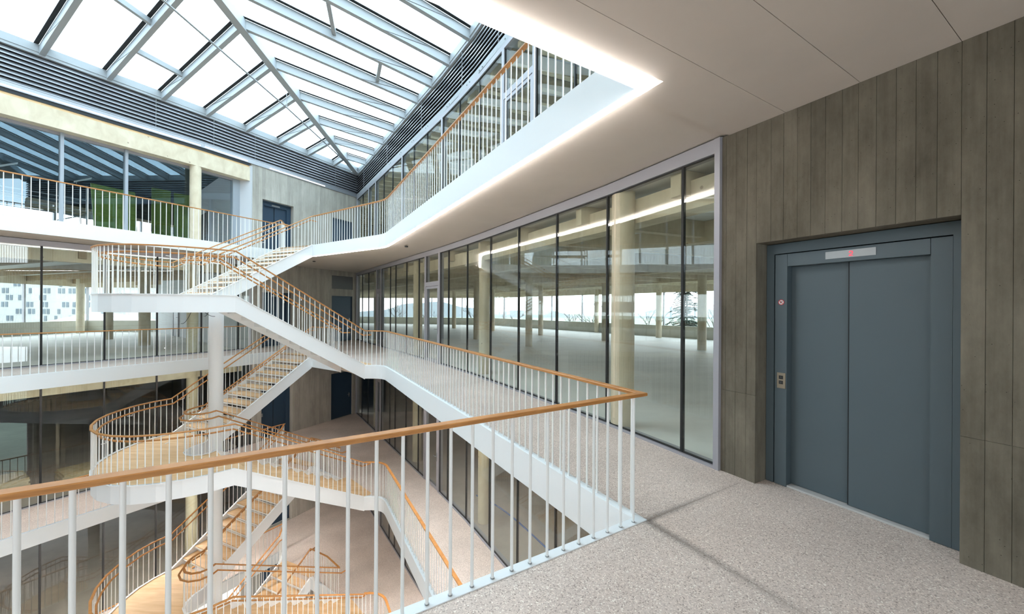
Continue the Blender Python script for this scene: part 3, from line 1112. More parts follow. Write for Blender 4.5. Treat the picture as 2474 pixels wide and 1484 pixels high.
def glass_wall_right(z, label, upper=False):
    r = root('window_1' if not upper else 'window_2', v3(RW[2], z), label, 'glass wall', kind='structure')
    H0, H1 = 0.042, 3.285
    if upper:
        H1 = 3.42
    joints = R_JOINTS_UP if upper else R_JOINTS
    posts = R_POSTS_UP if upper else R_FRAMEPOST
    doors = DOORS_UP if upper else DOORS_R
    cuts = [0.10] + joints + [R_END - 0.06]

    def seg(nm, s0, s1, d0, d1, z0, z1, m):
        p0, t0 = along(RW, s0)
        p1, t1 = along(RW, s1)
        e = (p1 - p0).normalized()
        nn = rot90(e)          # points to the room behind the glass
        if nn.dot(Vector((1, 0.5))) < 0:
            nn = -nn
        o = MB().obox(p0, e, nn, 0, (p1 - p0).length, d0, d1, z + z0, z + z1)
        return o.build(nm, m, r)
    for a, b in zip(cuts[:-1], cuts[1:]):
        door = any(abs(a - d0) < 1e-6 and abs(b - d1) < 1e-6 for d0, d1 in doors)
        seg('header', a, b, -0.03, 0.12, H1, SOFF if not upper else 3.56, M_FRAME)
        if not door:
            seg('pane', a + 0.012, b - 0.012, 0.0, 0.022, H0, H1, M_GLASS_CLEAR if upper else M_GLASS)
            seg('sill', a, b, -0.035, 0.12, 0.0, 0.028, M_FRAME)
            seg('gasket', a + 0.01, b - 0.01, -0.004, 0.026, 0.028, H0, M_JOINT)
            seg('gasket', a + 0.01, b - 0.01, -0.004, 0.026, H1 - 0.012, H1, M_JOINT)
        else:
            seg('pane', a + 0.075, b - 0.075, 0.0, 0.022, 2.46, H1 - 0.03, M_GLASS_CLEAR if upper else M_GLASS)
            seg('transom', a + 0.05, b - 0.05, -0.03, 0.09, 2.33, 2.46, M_FRAME)
            seg('door_leaf', a + 0.13, b - 0.13, 0.0, 0.022, 0.10, 2.25, M_GLASS_CLEAR if upper else M_GLASS)
            seg('door_stile', a + 0.06, a + 0.13, -0.02, 0.06, 0.01, 2.32, M_FRAME)
            seg('door_stile', b - 0.13, b - 0.06, -0.02, 0.06, 0.01, 2.32, M_FRAME)
            seg('door_rail', a + 0.13, b - 0.13, -0.02, 0.06, 0.01, 0.10, M_FRAME)
            seg('door_rail', a + 0.13, b - 0.13, -0.02, 0.06, 2.25, 2.32, M_FRAME)
            p, t = along(RW, b - 0.095)
            nn = rot90(t)
            if nn.dot(Vector((1, 0.5))) < 0:
                nn = -nn
            h = MB()
            q = p - nn * 0.075
            h.tube(v3(p - nn * 0.02, z + 1.03), v3(q, z + 1.03), 0.009)
            h.tube(v3(q, z + 1.03), v3(q - t * 0.13, z + 1.03), 0.009)
            h.obox(p, t, -nn, -0.015, 0.015, 0.02, 0.026, z + 0.88, z + 1.12)
            h.build('door_handle', M_STEEL, r)
    for s in joints:
        if any(abs(s - x) < 1e-6 for x in posts):
            seg('post', s - 0.05, s + 0.05, -0.03, 0.11, 0.0, H1, M_FRAME)
            seg('gasket', s + 0.05, s + 0.062, -0.006, 0.03, 0.03, H1, M_JOINT)
        else:
            seg('mullion', s - 0.014, s + 0.014, -0.006, 0.035, 0.03, H1, M_JOINT)
    seg('jamb', R_END - 0.06, R_END, -0.04, 0.14, 0.0, SOFF if not upper else 3.56, M_FRAME)
    seg('jamb', 0.0, 0.10, -0.04, 0.14, 0.0, SOFF if not upper else 3.56, M_FRAME)
    return r


gw = glass_wall_right(0.0, 'long glass wall with black joints beside the right gallery on this floor')
copy_tree(gw, -DZ, 'long glass wall beside the right gallery one floor below')
copy_tree(gw, -2 * DZ, 'long glass wall beside the right gallery two floors below')
glass_wall_right(3.77, 'glass wall with grey posts behind the upper right gallery', upper=True)

# ------------------------------------------------------------------ left glass wall
C_J2 = [5.584, 6.791, 7.993, 9.199, 10.409, 11.62, 12.83, 14.04, 15.25, 16.46, 17.67, 18.9, 20.1]


def glass_wall_left(z, label):
    r = root('window_3', v3(CW[2], z), label, 'glass wall', kind='structure')
    H0, H1 = 0.042, 3.285

    def seg(nm, s0, s1, d0, d1, z0, z1, m):
        p0, _ = along(CW, s0)
        p1, _ = along(CW, s1)
        e = (p1 - p0).normalized()
        nn = -rot90(e)
        return MB().obox(p0, e, nn, 0, (p1 - p0).length, d0, d1, z + z0, z + z1).build(nm, m, r)
    cuts = [5.16] + C_J2
    for a, b in zip(cuts[:-1], cuts[1:]):
        seg('pane', a + 0.012, b - 0.012, 0.0, 0.022, H0, H1, M_GLASS)
        seg('header', a, b, -0.03, 0.12, H1, SOFF, M_FRAME)
        seg('sill', a, b, -0.035, 0.12, 0.0, 0.028, M_FRAME)
        seg('gasket', a + 0.01, b - 0.01, -0.004, 0.026, 0.028, H0, M_JOINT)
    for s in C_J2:
        seg('mullion', s - 0.02, s + 0.02, -0.006, 0.04, 0.03, H1, M_JOINT)
    return r


gl = glass_wall_left(0.0, 'left glass wall with black joints on this floor, bright room behind')
copy_tree(gl, -DZ, 'dark left glass wall one floor below')
copy_tree(gl, -2 * DZ, 'dark left glass wall two floors below')

# upper left: silver mullions, timber beam and round timber column in front of the glass
r = root('window_4', v3(CW[2], 3.77), 'upper left glass wall with silver mullions reflecting the skylight', 'glass wall', kind='structure')
C3 = [5.60, 6.912, 8.674, 10.011, 11.35, 12.69, 14.03, 15.37, 16.7, 18.0, 19.3]
C3B = 0.34


def seg3(nm, s0, s1, d0, d1, z0, z1, m, par=r):
    p0, _ = along(CW, s0)
    p1, _ = along(CW, s1)
    e = (p1 - p0).normalized()
    return MB().obox(p0, e, -rot90(e), 0, (p1 - p0).length, d0, d1, z0, z1).build(nm, m, par)


for a, b in zip(C3[:-1], C3[1:]):
    seg3('pane', a + 0.02, b - 0.02, C3B, C3B + 0.022, 3.80, 6.55, M_GLASS_L3)
    seg3('sill', a, b, C3B - 0.04, C3B + 0.1, 3.77, 3.80, M_FRAME)
    seg3('header', a, b, C3B - 0.03, C3B + 0.1, 6.53, 6.62, M_FRAME)
for s in C3:
    if abs(s - 5.60) < .01:
        seg3('post', s - 0.30, s + 0.05, C3B - 0.06, C3B + 0.12, 3.77, 6.60, M_FRAME_UP)
    elif abs(s - 6.912) > .01:
        seg3('mullion', s - 0.035, s + 0.035, C3B - 0.10, C3B + 0.06, 3.77, 6.60, M_FRAME_UP)
    else:
        seg3('mullion', s - 0.03, s + 0.03, C3B - 0.03, C3B + 0.06, 3.77, 6.60, M_JOINT)
tb = root('timber_beam', v3(CW[2], 6.6), 'pale glulam timber beam under the louvres of the upper left gallery', 'beam')
for a, b in ((5.14, 6.75), (6.75, 10.42), (10.42, 20.6)):
    seg3('beam_length', a, b, 0.0, 0.32, 6.61, 7.13, M_TIMBER, tb)
    seg3('edge_batten', a + 0.003, b, 0.02, 0.32, 7.13, 7.22, wood('raw_batten', (0.66, 0.43, 0.21), (0.80, 0.57, 0.32), (4, 4, 20), 0.7) if 'raw_batten' not in MATS else MATS['raw_batten'], tb)


def column(name, p, z0, z1, rad, m, label, cat='column', group=None, foot=True, n=28):
    o = MB()
    rings = [(z0, rad), (z1, rad)]
    o.tube(v3(p, z0), v3(p, z1), rad, n)
    return tag(o.build(name, m), label, cat, group)


pc, tc = along(CW, 6.93)
column('timber_column', pc - rot90(tc) * 0.16, 3.77, 6.61, 0.165, M_TIMBER, 'round timber column under the beam of the upper left gallery')

# ------------------------------------------------------------------ louvre band under the skylight
EAVE = 8.52


def louvers(poly, smax, label, flip):
    r = root('louver_band', v3(poly[0], 7.4), label, 'louvre')
    s = 0.0
    bounds = [0.0]
    acc = 0.0
    for a, b in zip(poly[:-1], poly[1:]):
        acc += (b - a).length
        bounds.append(min(acc, smax))
    for k in range(len(bounds) - 1):
        a, b = bounds[k], bounds[k + 1]
        if b - a < 0.05:
            continue
        p0, _ = along(poly, a)
        p1, _ = along(poly, b)
        e = (p1 - p0).normalized()
        n = rot90(e) * flip        # away from the void
        L = (p1 - p0).length
        MB().obox(p0, e, n, 0, L, 0.10, 0.16, 7.42, 8.46).build('backing', M_LOUVER_BACK, r)
        for i in range(8):
            z = 7.50 + 0.118 * i
            q = []
            for ss in (0.0, L):
                # Z-shaped blade: sloping face with a lip
                for d, zz in ((0.0, z), (0.012, z + 0.0), (0.075, z + 0.085), (0.063, z + 0.085)):
                    pt = p0 + e * ss + n * d
                    q.append((pt.x, pt.y, zz))
            m = MB()
            m.add(q, [(0, 1, 2, 3), (7, 6, 5, 4), (0, 4, 5, 1), (1, 5, 6, 2), (2, 6, 7, 3), (3, 7, 4, 0)])
            m.obox(p0, e, n, 0, L, -0.004, 0.012, z - 0.022, z + 0.002)
            m.build('slat', M_LOUVER, r)
        j = 1.3
        jm = MB()
        while j < L:
            MB().obox(p0, e, n, j - 0.004, j + 0.004, -0.006, 0.02, 7.46, 8.46).build('joint_strip', M_LOUVER, r)
            j += 3.7
        MB().obox(p0, e, n, 0, L, -0.03, 0.16, 7.30, 7.46).build('lower_trim', M_ROOFSTEEL if flip > 0 else M_LOUVER, r)
        MB().obox(p0, e, n, 0, L, -0.02, 0.25, 8.44, 8.54).build('upper_trim', M_ROOFSTEEL, r)
        if flip > 0:
            bl = MB()
            x = 0.4
            while x < L - 0.1:
                for dx in (0, 0.16):
                    pt = p0 + e * (x + dx) - n * 0.03
                    bl.tube(v3(pt, 7.37), v3(pt - n * 0.014, 7.37), 0.016, 6)
                x += 1.25
            o = bl.build('bolts', M_STEEL, r)
            o['kind'] = 'stuff'
    return r


cc = MB()
for z0, z1 in ((7.30, 7.46), (7.46, 8.54)):
    d_ = 0.0 if z0 < 7.4 else 0.05
    u1 = rot90((RW[1] - RW[0]).normalized())
    u2 = -rot90((CW[1] - CW[0]).normalized())
    c0 = RW[0]
    cc.prism([c0 + u1 * d_, c0 + u1 * 0.3, c0 + (u1 + u2) * 0.6, c0 + u2 * 0.3, c0 + u2 * d_] if True else [], z0, z1)
tag(cc.build('corner_post', M_LOUVER_BACK), 'dark corner piece where the two louvre bands meet', 'corner piece')
louvers(RW, 18.7, 'dark metal louvre band between right glass wall and skylight', 1)
louvers(CW, 20.6, 'dark metal louvre band above the timber beam and core wall', -1)
# linear light at the foot of the left louvres, lit in lengths
for k, (a, b, lit) in enumerate(((1.9, 4.45, True), (5.3, 11.9, True), (12.2, 18.0, True))):
    p0, _ = along(CW, a)
    m = MB()
    s = a
    while s < b - 0.01:
        s2 = min(b, s + 1.2)
        q0, _ = along(CW, s)
        q1, _ = along(CW, s2)
        e = (q1 - q0).normalized()
        m.obox(q0, e, -rot90(e), 0, (q1 - q0).length, -0.044, -0.031, 7.335, 7.365)
        s = s2
    tag(m.build('light_strip', M_LED_DIM), ('short linear light over the upper lift on the core wall', 'long linear light over the timber beam', 'linear light over the near end of the timber beam')[k], 'light strip', 'linear lights under the left louvres')

# ------------------------------------------------------------------ skylight
sk = root('window_5', (-7.5, 12.0, 8.6), 'hipped glass skylight with grey steel rafters', 'skylight', kind='structure')
HIP0 = Vector((-8.0, 19.6, 8.60))


def hip(y):
    return Vector((-8.0 + 0.06 * (19.6 - y), y, 8.60 + 0.084 * (19.6 - y)))


APEX = hip(4.6)
nodesY = [17.94, 16.47, 15.0, 13.48, 11.95, 10.45, 8.95, 7.45, 5.95]
Lfeet = [1.388, 2.735, 4.038, 5.322, 6.649, 7.876, 9.139, 10.428, 11.7]
Rfeet = [1.691, 3.118, 4.513, 5.879, 7.153, 8.397, 9.549, 10.819, 12.062]
RENDP, _ = along(RW, 18.69)
CENDP, _ = along(CW, 20.6)


def side(feet, poly, endp, slen, label):
    nodes = [hip(y) for y in nodesY] + [APEX]
    fl = list(feet) + [feet[-1] + 1.28]
    s = fl[-1]
    while s < slen - 1.4:
        s += 1.3
        t = (s - fl[9]) / (slen - fl[9])
        nodes.append(APEX.lerp(Vector((endp.x, endp.y, EAVE + 0.02)), min(1, t)))
        fl.append(s)
    F = [Vector((*along(poly, s)[0], EAVE + 0.02)) for s in fl]
    for nd, ft in zip(nodes, F):
        if (nd - ft).length < 0.4:
            continue
        MB().beam(nd + Vector((0, 0, 0.18)), ft + Vector((0, 0, 0.18)), 0.115, 0.25).build('rafter', M_ROOFSTEEL, sk)
        d = (ft - nd)
        sdir = Vector((-d.y, d.x, 0)).normalized()
        for sg in (-1, 1):
            o_ = sdir * (0.0575 + 0.045) * sg + Vector((0, 0, 0.205))
            MB().beam(nd + o_, ft + o_, 0.09, 0.015).build('glazing_bead', M_JOINT, sk)
    # panes between neighbouring rafters
    N = [HIP0.copy()] + nodes + [Vector((endp.x, endp.y, EAVE))]
    G = [HIP0.copy()] + F + [Vector((endp.x, endp.y, EAVE))]
    up = Vector((0, 0, 0.21))
    for i in range(len(N) - 1):
        q = [N[i] + up, N[i + 1] + up, G[i + 1] + up, G[i] + up]
        m = MB()
        t = Vector((0, 0, 0.03))
        if (q[0] - q[3]).length < 0.05:
            vs = [q[0], q[1], q[2]]
        elif (q[1] - q[2]).length < 0.05:
            vs = [q[0], q[1], q[3]]
        else:
            vs = q
        k = len(vs)
        m.add([tuple(v) for v in vs] + [tuple(v + t) for v in vs], [tuple(range(k)), tuple(range(2 * k - 1, k - 1, -1))] + [(j, (j + 1) % k, k + (j + 1) % k, k + j) for j in range(k)])
        m.build('pane', M_GLASS_SKY, sk)
    # eave member with pale inner face and dark glazing line
    for i in range(len(G) - 1):
        MB().beam(G[i] + Vector((0, 0, 0.19)), G[i + 1] + Vector((0, 0, 0.19)), 0.07, 0.21).build('eave_beam', M_ROOFSTEEL, sk)
    return nodes, F


LN, LF = side(Lfeet, CW, CENDP, 20.6, 'left')
RN, RF = side(Rfeet, RW, RENDP, 18.69, 'right')
MB().beam(HIP0 + Vector((0, 0, 0.16)), APEX + Vector((0, 0, 0.16)), 0.22, 0.30).build('hip_beam', M_ROOFSTEEL, sk)
for endp in (RENDP, CENDP):
    MB().beam(APEX + Vector((0, 0, 0.16)), Vector((endp.x, endp.y, EAVE + 0.16)), 0.22, 0.30).build('hip_beam', M_ROOFSTEEL, sk)
q = [APEX + Vector((0, 0, 0.21)), Vector((RENDP.x, RENDP.y, EAVE + .21)), Vector((CENDP.x, CENDP.y, EAVE + .21))]
m = MB()
m.add([tuple(v) for v in q] + [tuple(v + Vector((0, 0, .03))) for v in q], [(0, 1, 2), (5, 4, 3), (0, 1, 4, 3), (1, 2, 5, 4), (2, 0, 3, 5)])
m.build('pane', M_GLASS_SKY, sk)


def purlin(nodes, feet, i, j, t):
    a = nodes[i].lerp(feet[i], t) + Vector((0, 0, 0.18))
    b = nodes[j].lerp(feet[j], t) + Vector((0, 0, 0.18))
    d = (b - a).normalized()
    MB().beam(a + d * 0.04, b - d * 0.04, 0.10, 0.14).build('purlin', M_ROOFSTEEL, sk)


purlin(LN, LF, 6, 7, 0.46)
purlin(LN, LF, 5, 6, 0.70)
purlin(RN, RF, 6, 7, 0.51)
purlin(RN, RF, 5, 6, 0.73)
# slim tie rod under the hip with a hanger
rod = MB()
r0 = Vector((-7.98, 19.3, 8.58))
r1 = Vector((-7.82, 13.15, 8.55))
r2 = Vector((-8.1, 8.0, 8.72))
rod.tube(r0, r1, 0.026, 8)
rod.tube(r1, r2, 0.026, 8)
tr = tag(rod.build('tie_rod', M_STEEL), 'slim steel tie rod slung under the skylight hip', 'tie rod')
hk = Vector((r1.x, r1.y, hip(13.15).z - 0.1))
MB().tube(r1, hk, 0.012, 6).build('hanger', M_STEEL, tr)

# roof over the front gallery and over the rooms
rf = MB().prism([RW[-1], EL_A + EL_E * 7.5, BACK2, FL, CW[4]], 8.55, 8.8).build('ceiling', M_SOFFIT)
tag(rf, 'roof slab over the front gallery behind the skylight', 'ceiling', kind='structure')

# ------------------------------------------------------------------ stairs
RISE = DZ / 2 / 11
ARC = [(-6.03, 8.30), (-6.34, 7.98), (-6.68, 7.74), (-7.05, 7.56), (-7.45, 7.46), (-7.86, 7.48), (-8.27, 7.61), (-8.65, 7.84), (-8.98, 8.14), (-9.27, 8.52),
       (-9.48, 8.94), (-9.60, 9.40), (-9.63, 9.85), (-9.56, 10.22), (-9.42, 10.55)]
ARC = [Vector(p) for p in ARC]
LOOP = [Vector(p) for p in ((-7.25, 9.36), (-7.27, 9.19), (-7.38, 9.06), (-7.55, 9.01), (-7.74, 9.06), (-7.90, 9.20), (-7.99, 9.40), (-8.01, 9.62), (-7.95, 9.87))]
MIDZ = DZ / 2
OUT = [O1N] + ARC + [O1F]
OUT_Z = [0.0] + [MIDZ] * len(ARC) + [DZ]
INN = [I1N] + LOOP + [I1F]
INN_Z = [0.0] + [MIDZ] * len(LOOP) + [DZ]

bal_me = MB().tube((0, 0, 0), (0, 0, 1), 0.0085, 8).mesh('baluster', M_BAL)
bal_near = MB().tube((0, 0, 0), (0, 0, 1), 0.0098, 16).mesh('baluster', M_BAL)


def path_points(path, zs, spacing, start=0.0, end=0.0):
    """points at equal plan distance along a path, with interpolated height"""
    L = [0.0]
    for a, b in zip(path[:-1], path[1:]):
        L.append(L[-1] + (b - a).length)
    tot = L[-1] - start - end
    n = max(1, round(tot / spacing))
    out = []
    for i in range(n + 1):
        s = start + tot * i / n
        k = 0
        while k < len(path) - 2 and s > L[k + 1]:
            k += 1
        t = (s - L[k]) / max(1e-9, L[k + 1] - L[k])
        out.append((path[k].lerp(path[k + 1], t), zs[k] + (zs[k + 1] - zs[k]) * t))
    return out


def offset_path(path, d):
    n = len(path)
    out = []
    for i in range(n):
        d1 = (path[i] - path[i - 1]).normalized() if i > 0 else None
        d2 = (path[i + 1] - path[i]).normalized() if i < n - 1 else None
        if d1 is None:
            d1 = d2
        if d2 is None:
            d2 = d1
        o = rot90(d1) + rot90(d2)
        o = o / max(0.4, o.dot(rot90(d1)))
        out.append(path[i] + o * d)
    return out


def make_stair(z):
    r = root('staircase', v3(Vector((-7.6, 9.6)), z), '', 'staircase')
    # stringers and landing edge in one bent plate
    for nm, path, zs in (('outer_stringer', OUT, OUT_Z), ('inner_stringer', INN, INN_Z)):
        n = len(path)
        zt = [z + h + 0.022 for h in zs]
        zb = []
        for i, h in enumerate(zs):
            zb.append(z + h - (0.40 if 0 < i < n - 1 else 0.40) + (0.05 if 0 < i < n - 1 else 0.0))
        m = MB().ribbon(path, 0.014, zb, zt)
        m.ribbon(path, 0.05, [t - 0.012 for t in zt], zt)
        m.build(nm, M_WHITE, r)
    # landing: white body with oak boards on top
    deck = ARC + [O0F.lerp(O1F, 1 / 11), I0F.lerp(I1F, 1 / 11)] + list(reversed(LOOP))
    MB().prism(deck, z + MIDZ - 0.33, z + MIDZ - 0.02).build('landing_body', M_WHITE, r)
    dk = offset_path(ARC, -0.03) if False else ARC
    MB().prism(deck, z + MIDZ - 0.02, z + MIDZ).build('landing_boards', M_OAKFLOOR, r)
    # treads
    for j in range(1, 11):
        for (o0, o1, i0, i1, ta, tb, zz) in ((O0N, O1N, I0N, I1N, (j - 1) / 11 - 0.02, j / 11, MIDZ - RISE * j), (O0F, O1F, I0F, I1F, j / 11, (j + 1) / 11 + 0.02, MIDZ + RISE * j)):
            P = [o0.lerp(o1, ta), i0.lerp(i1, ta), i0.lerp(i1, tb), o0.lerp(o1, tb)]
            w0 = (P[1] - P[0]).normalized() * 0.012
            P = [P[0] + w0, P[1] - w0, P[2] - w0, P[3] + w0]
            tm = MB().prism(P, z + zz - 0.062, z + zz - 0.022)
            ra, rb_ = (P[0], P[1]) if zz < MIDZ else (P[3], P[2])
            fwd = (P[3] - P[0]).normalized() * (0.012 if zz < MIDZ else -0.012)
            tm.prism([ra - fwd, rb_ - fwd, rb_, ra], z + zz - 0.062, z + zz + 0.03)
            t = tm.build('tread', M_WHITE, r)
            # grey shadow joint and the oak board
            c = sum(P, Vector((0, 0))) / 4
            W = [c + (p - c) * 0.985 for p in P]
            MB().prism(W, z + zz - 0.0215, z + zz).build('oak_board', M_OAKFLOOR, t)
    # oak strip at foot and head
    for (o0, o1, i0, i1, hz) in ((O0N, O1N, I0N, I1N, 0.0), (O0F, O1F, I0F, I1F, DZ)):
        P = [o0.lerp(o1, 10 / 11 if hz == 0 else 1.0), i0.lerp(i1, 10 / 11 if hz == 0 else 1.0), i0.lerp(i1, 1.08), o0.lerp(o1, 1.08)]
        MB().prism(P, z + hz - 0.03, z + hz + 0.005).build('threshold_board', M_OAKFLOOR, r)
    # balusters
    for path, zs in ((OUT, OUT_Z), (INN, INN_Z)):
        for p, h in path_points(path, zs, 0.128, 0.04, 0.04):
            inst('baluster', bal_me, r, v3(p, z + h + 0.015), 0, (1, 1, 0.965))
    # handrails: upper on the balusters, lower one on brackets inside
    for path, zs, sgn in ((OUT, OUT_Z, 1), (INN, INN_Z, -1)):
        top = [v3(p, z + h + 1.0) for p, h in zip(path, zs)]
        MB().rail(top, 0.05, 0.028).build('handrail', M_OAKRAIL, r)
        lowp = offset_path(path, -0.085 * sgn)
        d0 = (lowp[1] - lowp[0]).normalized()
        d1 = (lowp[-1] - lowp[-2]).normalized()
        lz = list(zs)
        low = [v3(lowp[0] - d0 * 0.25, z + lz[0] + 0.875)] + [v3(p, z + h + 0.875) for p, h in zip(lowp, lz)] + [v3(lowp[-1] + d1 * 0.25, z + lz[-1] + 0.875)]
        MB().rail(low, 0.04, 0.034, 0.010).build('lower_handrail', M_OAKRAIL, r)
        br = path_points(path, zs, 1.25, 0.5, 0.5)
        bo = path_points(lowp, lz, 1.25, 0.5, 0.5)
        for (p, h), (q, h2) in zip(br, bo):
            k = MB()
            k.tube(v3(p, z + h + 0.79), v3(q, z + h2 + 0.79), 0.007, 6)
            k.tube(v3(q, z + h2 + 0.785), v3(q, z + h2 + 0.845), 0.007, 6)
            k.build('bracket', M_WHITE, r)
    return r


st = make_stair(0.0)
st['label'] = 'white steel stair with oak rails rising from this floor to the gallery above'
copy_tree(st, -DZ, 'white stair with oak treads just below this floor, landing seen from above')
copy_tree(st, -2 * DZ, 'white stair with oak treads two floors down, landing near the picture bottom')
copy_tree(st, -3 * DZ, 'lowest white stair with oak treads reaching the bottom floor')

column('steel_column', Vector((-7.53, 9.70)), LEVELS[0], MIDZ - 0.33, 0.155, M_WHITE, 'tall white round column rising through the stair landings')
# loose cable ends under the top landing
cb = MB()
for (x, y, dx) in ((-7.95, 9.45, -0.35), (-7.45, 9.2, 0.2), (-7.4, 9.3, -0.2)):
    pr = None
    for i in range(9):
        t = i / 8
        p = Vector((x + dx * t, y + 0.1 * t, MIDZ - 0.345 - 0.35 * math.sin(math.pi * t * 0.55) * (0.9 if dx < -0.3 else 0.35)))
        if pr is not None:
            cb.tube(pr, p, 0.006, 5)
        pr = p
tag(cb.build('cable', M_BLACK), 'loose black cables hanging under the upper stair landing', 'cable')


# ------------------------------------------------------------------ guard railings
def guard(name, path, z, label, me, spacing=0.1366, start=0.085, end=0.06, w=0.064, h=0.026):
    r = root(name, v3(path[0], z), label, 'railing')
    pts = path_points(path, [0] * len(path), spacing, start, end)
    for p, _ in pts:
        inst('baluster', me, r, v3(p, z + 0.004), 0, (1, 1, 0.972))
    MB().rail([v3(p, z + 1.0) for p in path], w, h, 0.004).build('handrail', M_OAKRAIL, r)
    return r


KC = K + 0.0325 * (A + B)
mid_edge = offset_path([KIN] + BEND + [O1N], -0.0325)
mid_edge3 = offset_path(EDGE_R3[1:], -0.0325)
RIGHT = [KC] + mid_edge[1:]
FRONT = [KC, KC + B * 4.6]
FR = [KC + B * 4.6, KC] + mid_edge[1:]


def main_guard(z, label, near):
    RIGHT = [KC] + (mid_edge3 if z == LEVELS[-1] else mid_edge)[1:]
    FR = [KC + B * 4.6] + RIGHT
    r = root('railing', v3(KC, z), label, 'railing')
    for i in range(33):
        p = KC + B * (0.0848 + 0.1366 * i)
        inst('baluster', bal_near if near else bal_me, r, v3(p, z + 0.004), 0, (1, 1, 0.972))
    for p, _ in path_points(RIGHT, [0] * len(RIGHT), 0.1325, 0.095, 0.05):
        inst('baluster', bal_near if near else bal_me, r, v3(p, z + 0.004), 0, (1, 1, 0.972))
    MB().rail([v3(p, z + 1.0) for p in FR], 0.064, 0.026, 0.004).build('handrail', M_OAKRAIL, r)
    # small sockets where the near posts meet the kerb
    if near:
        so = MB().tube((0, 0, 0), (0, 0, 0.006), 0.0128, 16).mesh('socket', M_STEEL)
        for i in range(13):
            p = KC + B * (0.0848 + 0.1366 * i)
            inst('socket', so, r, v3(p, z + 0.005))
    return r


main_guard(0.0, 'nearest railing with thick oak handrail turning the corner in front', True)
main_guard(3.77, 'railing along the upper right gallery overhead', False)
main_guard(-3.77, 'railing along the right gallery one floor below', False)
main_guard(-7.54, 'railing along the right gallery two floors below', False)
LP = offset_path([LL + LDIR * 0.3, LEND, O1F], 0.03)
for z, t in ((3.77, 'railing along the upper left gallery in front of the timber column'), (0.0, 'railing along the left gallery on this floor'), (-3.77, 'railing along the left gallery one floor below'),
             (-7.54, 'railing along the left gallery two floors below')):
    guard('railing', LP, z, t, bal_me, 0.134, 0.05, 0.05, 0.05, 0.026)
CP = [I1N + (I1F - I1N) * 0.02, I1N.lerp(I1F, 0.5) + Vector((0.05, 0.07)), I1F - (I1F - I1N) * 0.02]
for z, t in ((0.0, 'short railing between the two stair flights on this floor'), (-3.77, 'short railing between the two stair flights one floor below'),
             (-7.54, 'short railing between the two stair flights two floors below')):
    guard('railing', CP, z, t, bal_me, 0.12, 0.05, 0.05, 0.05, 0.026)

# ------------------------------------------------------------------ ceiling sensors on the right soffit
for px, t in (((-3.05, 10.95), 'small round sensor on the soffit near the gallery bend'), ((-7.6, 14.6), 'small round sensor on the soffit near the far core wall')):
    o = MB()
    o.tube((px[0], px[1], SOFF - 0.03), (px[0], px[1], SOFF - 0.002), 0.045, 16, 0.055)
    tag(o.build('ceiling_sensor', M_BLACK), t, 'sensor')

# ------------------------------------------------------------------ rooms behind the right glass wall
WA, WB, WC = Vector((17.2, 12.6)), Vector((-1.8, 37.7)), Vector((-16.6, 41.0))
R_ROOM = [RW[-1], Vector((16.2, 11.65)), WA, WB, WC, RW[0]] + RW[1:-1]
WDIR = (WB - WA).normalized()
WN = rot90(WDIR)             # outward or inward, fixed below
if WN.dot(Vector((1, 1))) < 0:
    WN = -WN
for z in LEVELS[1:]:
    w = LEVEL_WORDS[z]
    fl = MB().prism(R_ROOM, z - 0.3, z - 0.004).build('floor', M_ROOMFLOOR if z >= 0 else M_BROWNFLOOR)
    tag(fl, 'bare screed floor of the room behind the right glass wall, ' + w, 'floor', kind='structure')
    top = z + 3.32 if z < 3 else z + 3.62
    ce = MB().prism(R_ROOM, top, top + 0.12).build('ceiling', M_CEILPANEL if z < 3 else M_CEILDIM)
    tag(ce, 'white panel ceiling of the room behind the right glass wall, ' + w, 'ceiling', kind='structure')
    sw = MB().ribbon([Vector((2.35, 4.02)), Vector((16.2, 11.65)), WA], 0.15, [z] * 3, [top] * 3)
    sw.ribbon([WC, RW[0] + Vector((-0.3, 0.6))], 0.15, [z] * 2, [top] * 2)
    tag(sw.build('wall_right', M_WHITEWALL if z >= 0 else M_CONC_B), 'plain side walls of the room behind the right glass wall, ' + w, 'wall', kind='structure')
    if z < 0:
        o = MB().ribbon([WA, WB, WC], 0.2, [z] * 3, [top] * 3)
        tag(o.build('wall_right', M_CORR), 'dark outer wall of the room behind the right glass wall, ' + w, 'wall', kind='structure')
        continue
    # window band
    wr_ = root('window_6', v3(WA.lerp(WB, 0.5), z), 'band of large windows across the room behind the right glass wall, ' + w, 'window', kind='structure')
    for q0, q1 in ((WA, WB), (WB, WC)):
        d_ = (q1 - q0).normalized()
        n_ = -rot90(d_)
        Lw = (q1 - q0).length
        MB().obox(q0, d_, n_, 0, Lw, -0.1, 0.1, z, z + 0.68).build('parapet', M_PARAPET, wr_)
        MB().obox(q0, d_, n_, 0, Lw, -0.1, 0.1, z + 2.68, top).build('lintel', M_TIMBER, wr_)
        s = 0.0
        while s < Lw - 0.1:
            MB().obox(q0, d_, n_, s - 0.035, s + 0.035, -0.06, 0.06, z + 0.68, z + 2.68).build('mullion', M_FRAME, wr_)
            MB().obox(q0, d_, n_, s + 0.04, min(Lw, s + 3.3) - 0.04, 0.0, 0.02, z + 0.68, z + 2.68).build('pane', M_GLASS_WIN, wr_)
            s += 3.3

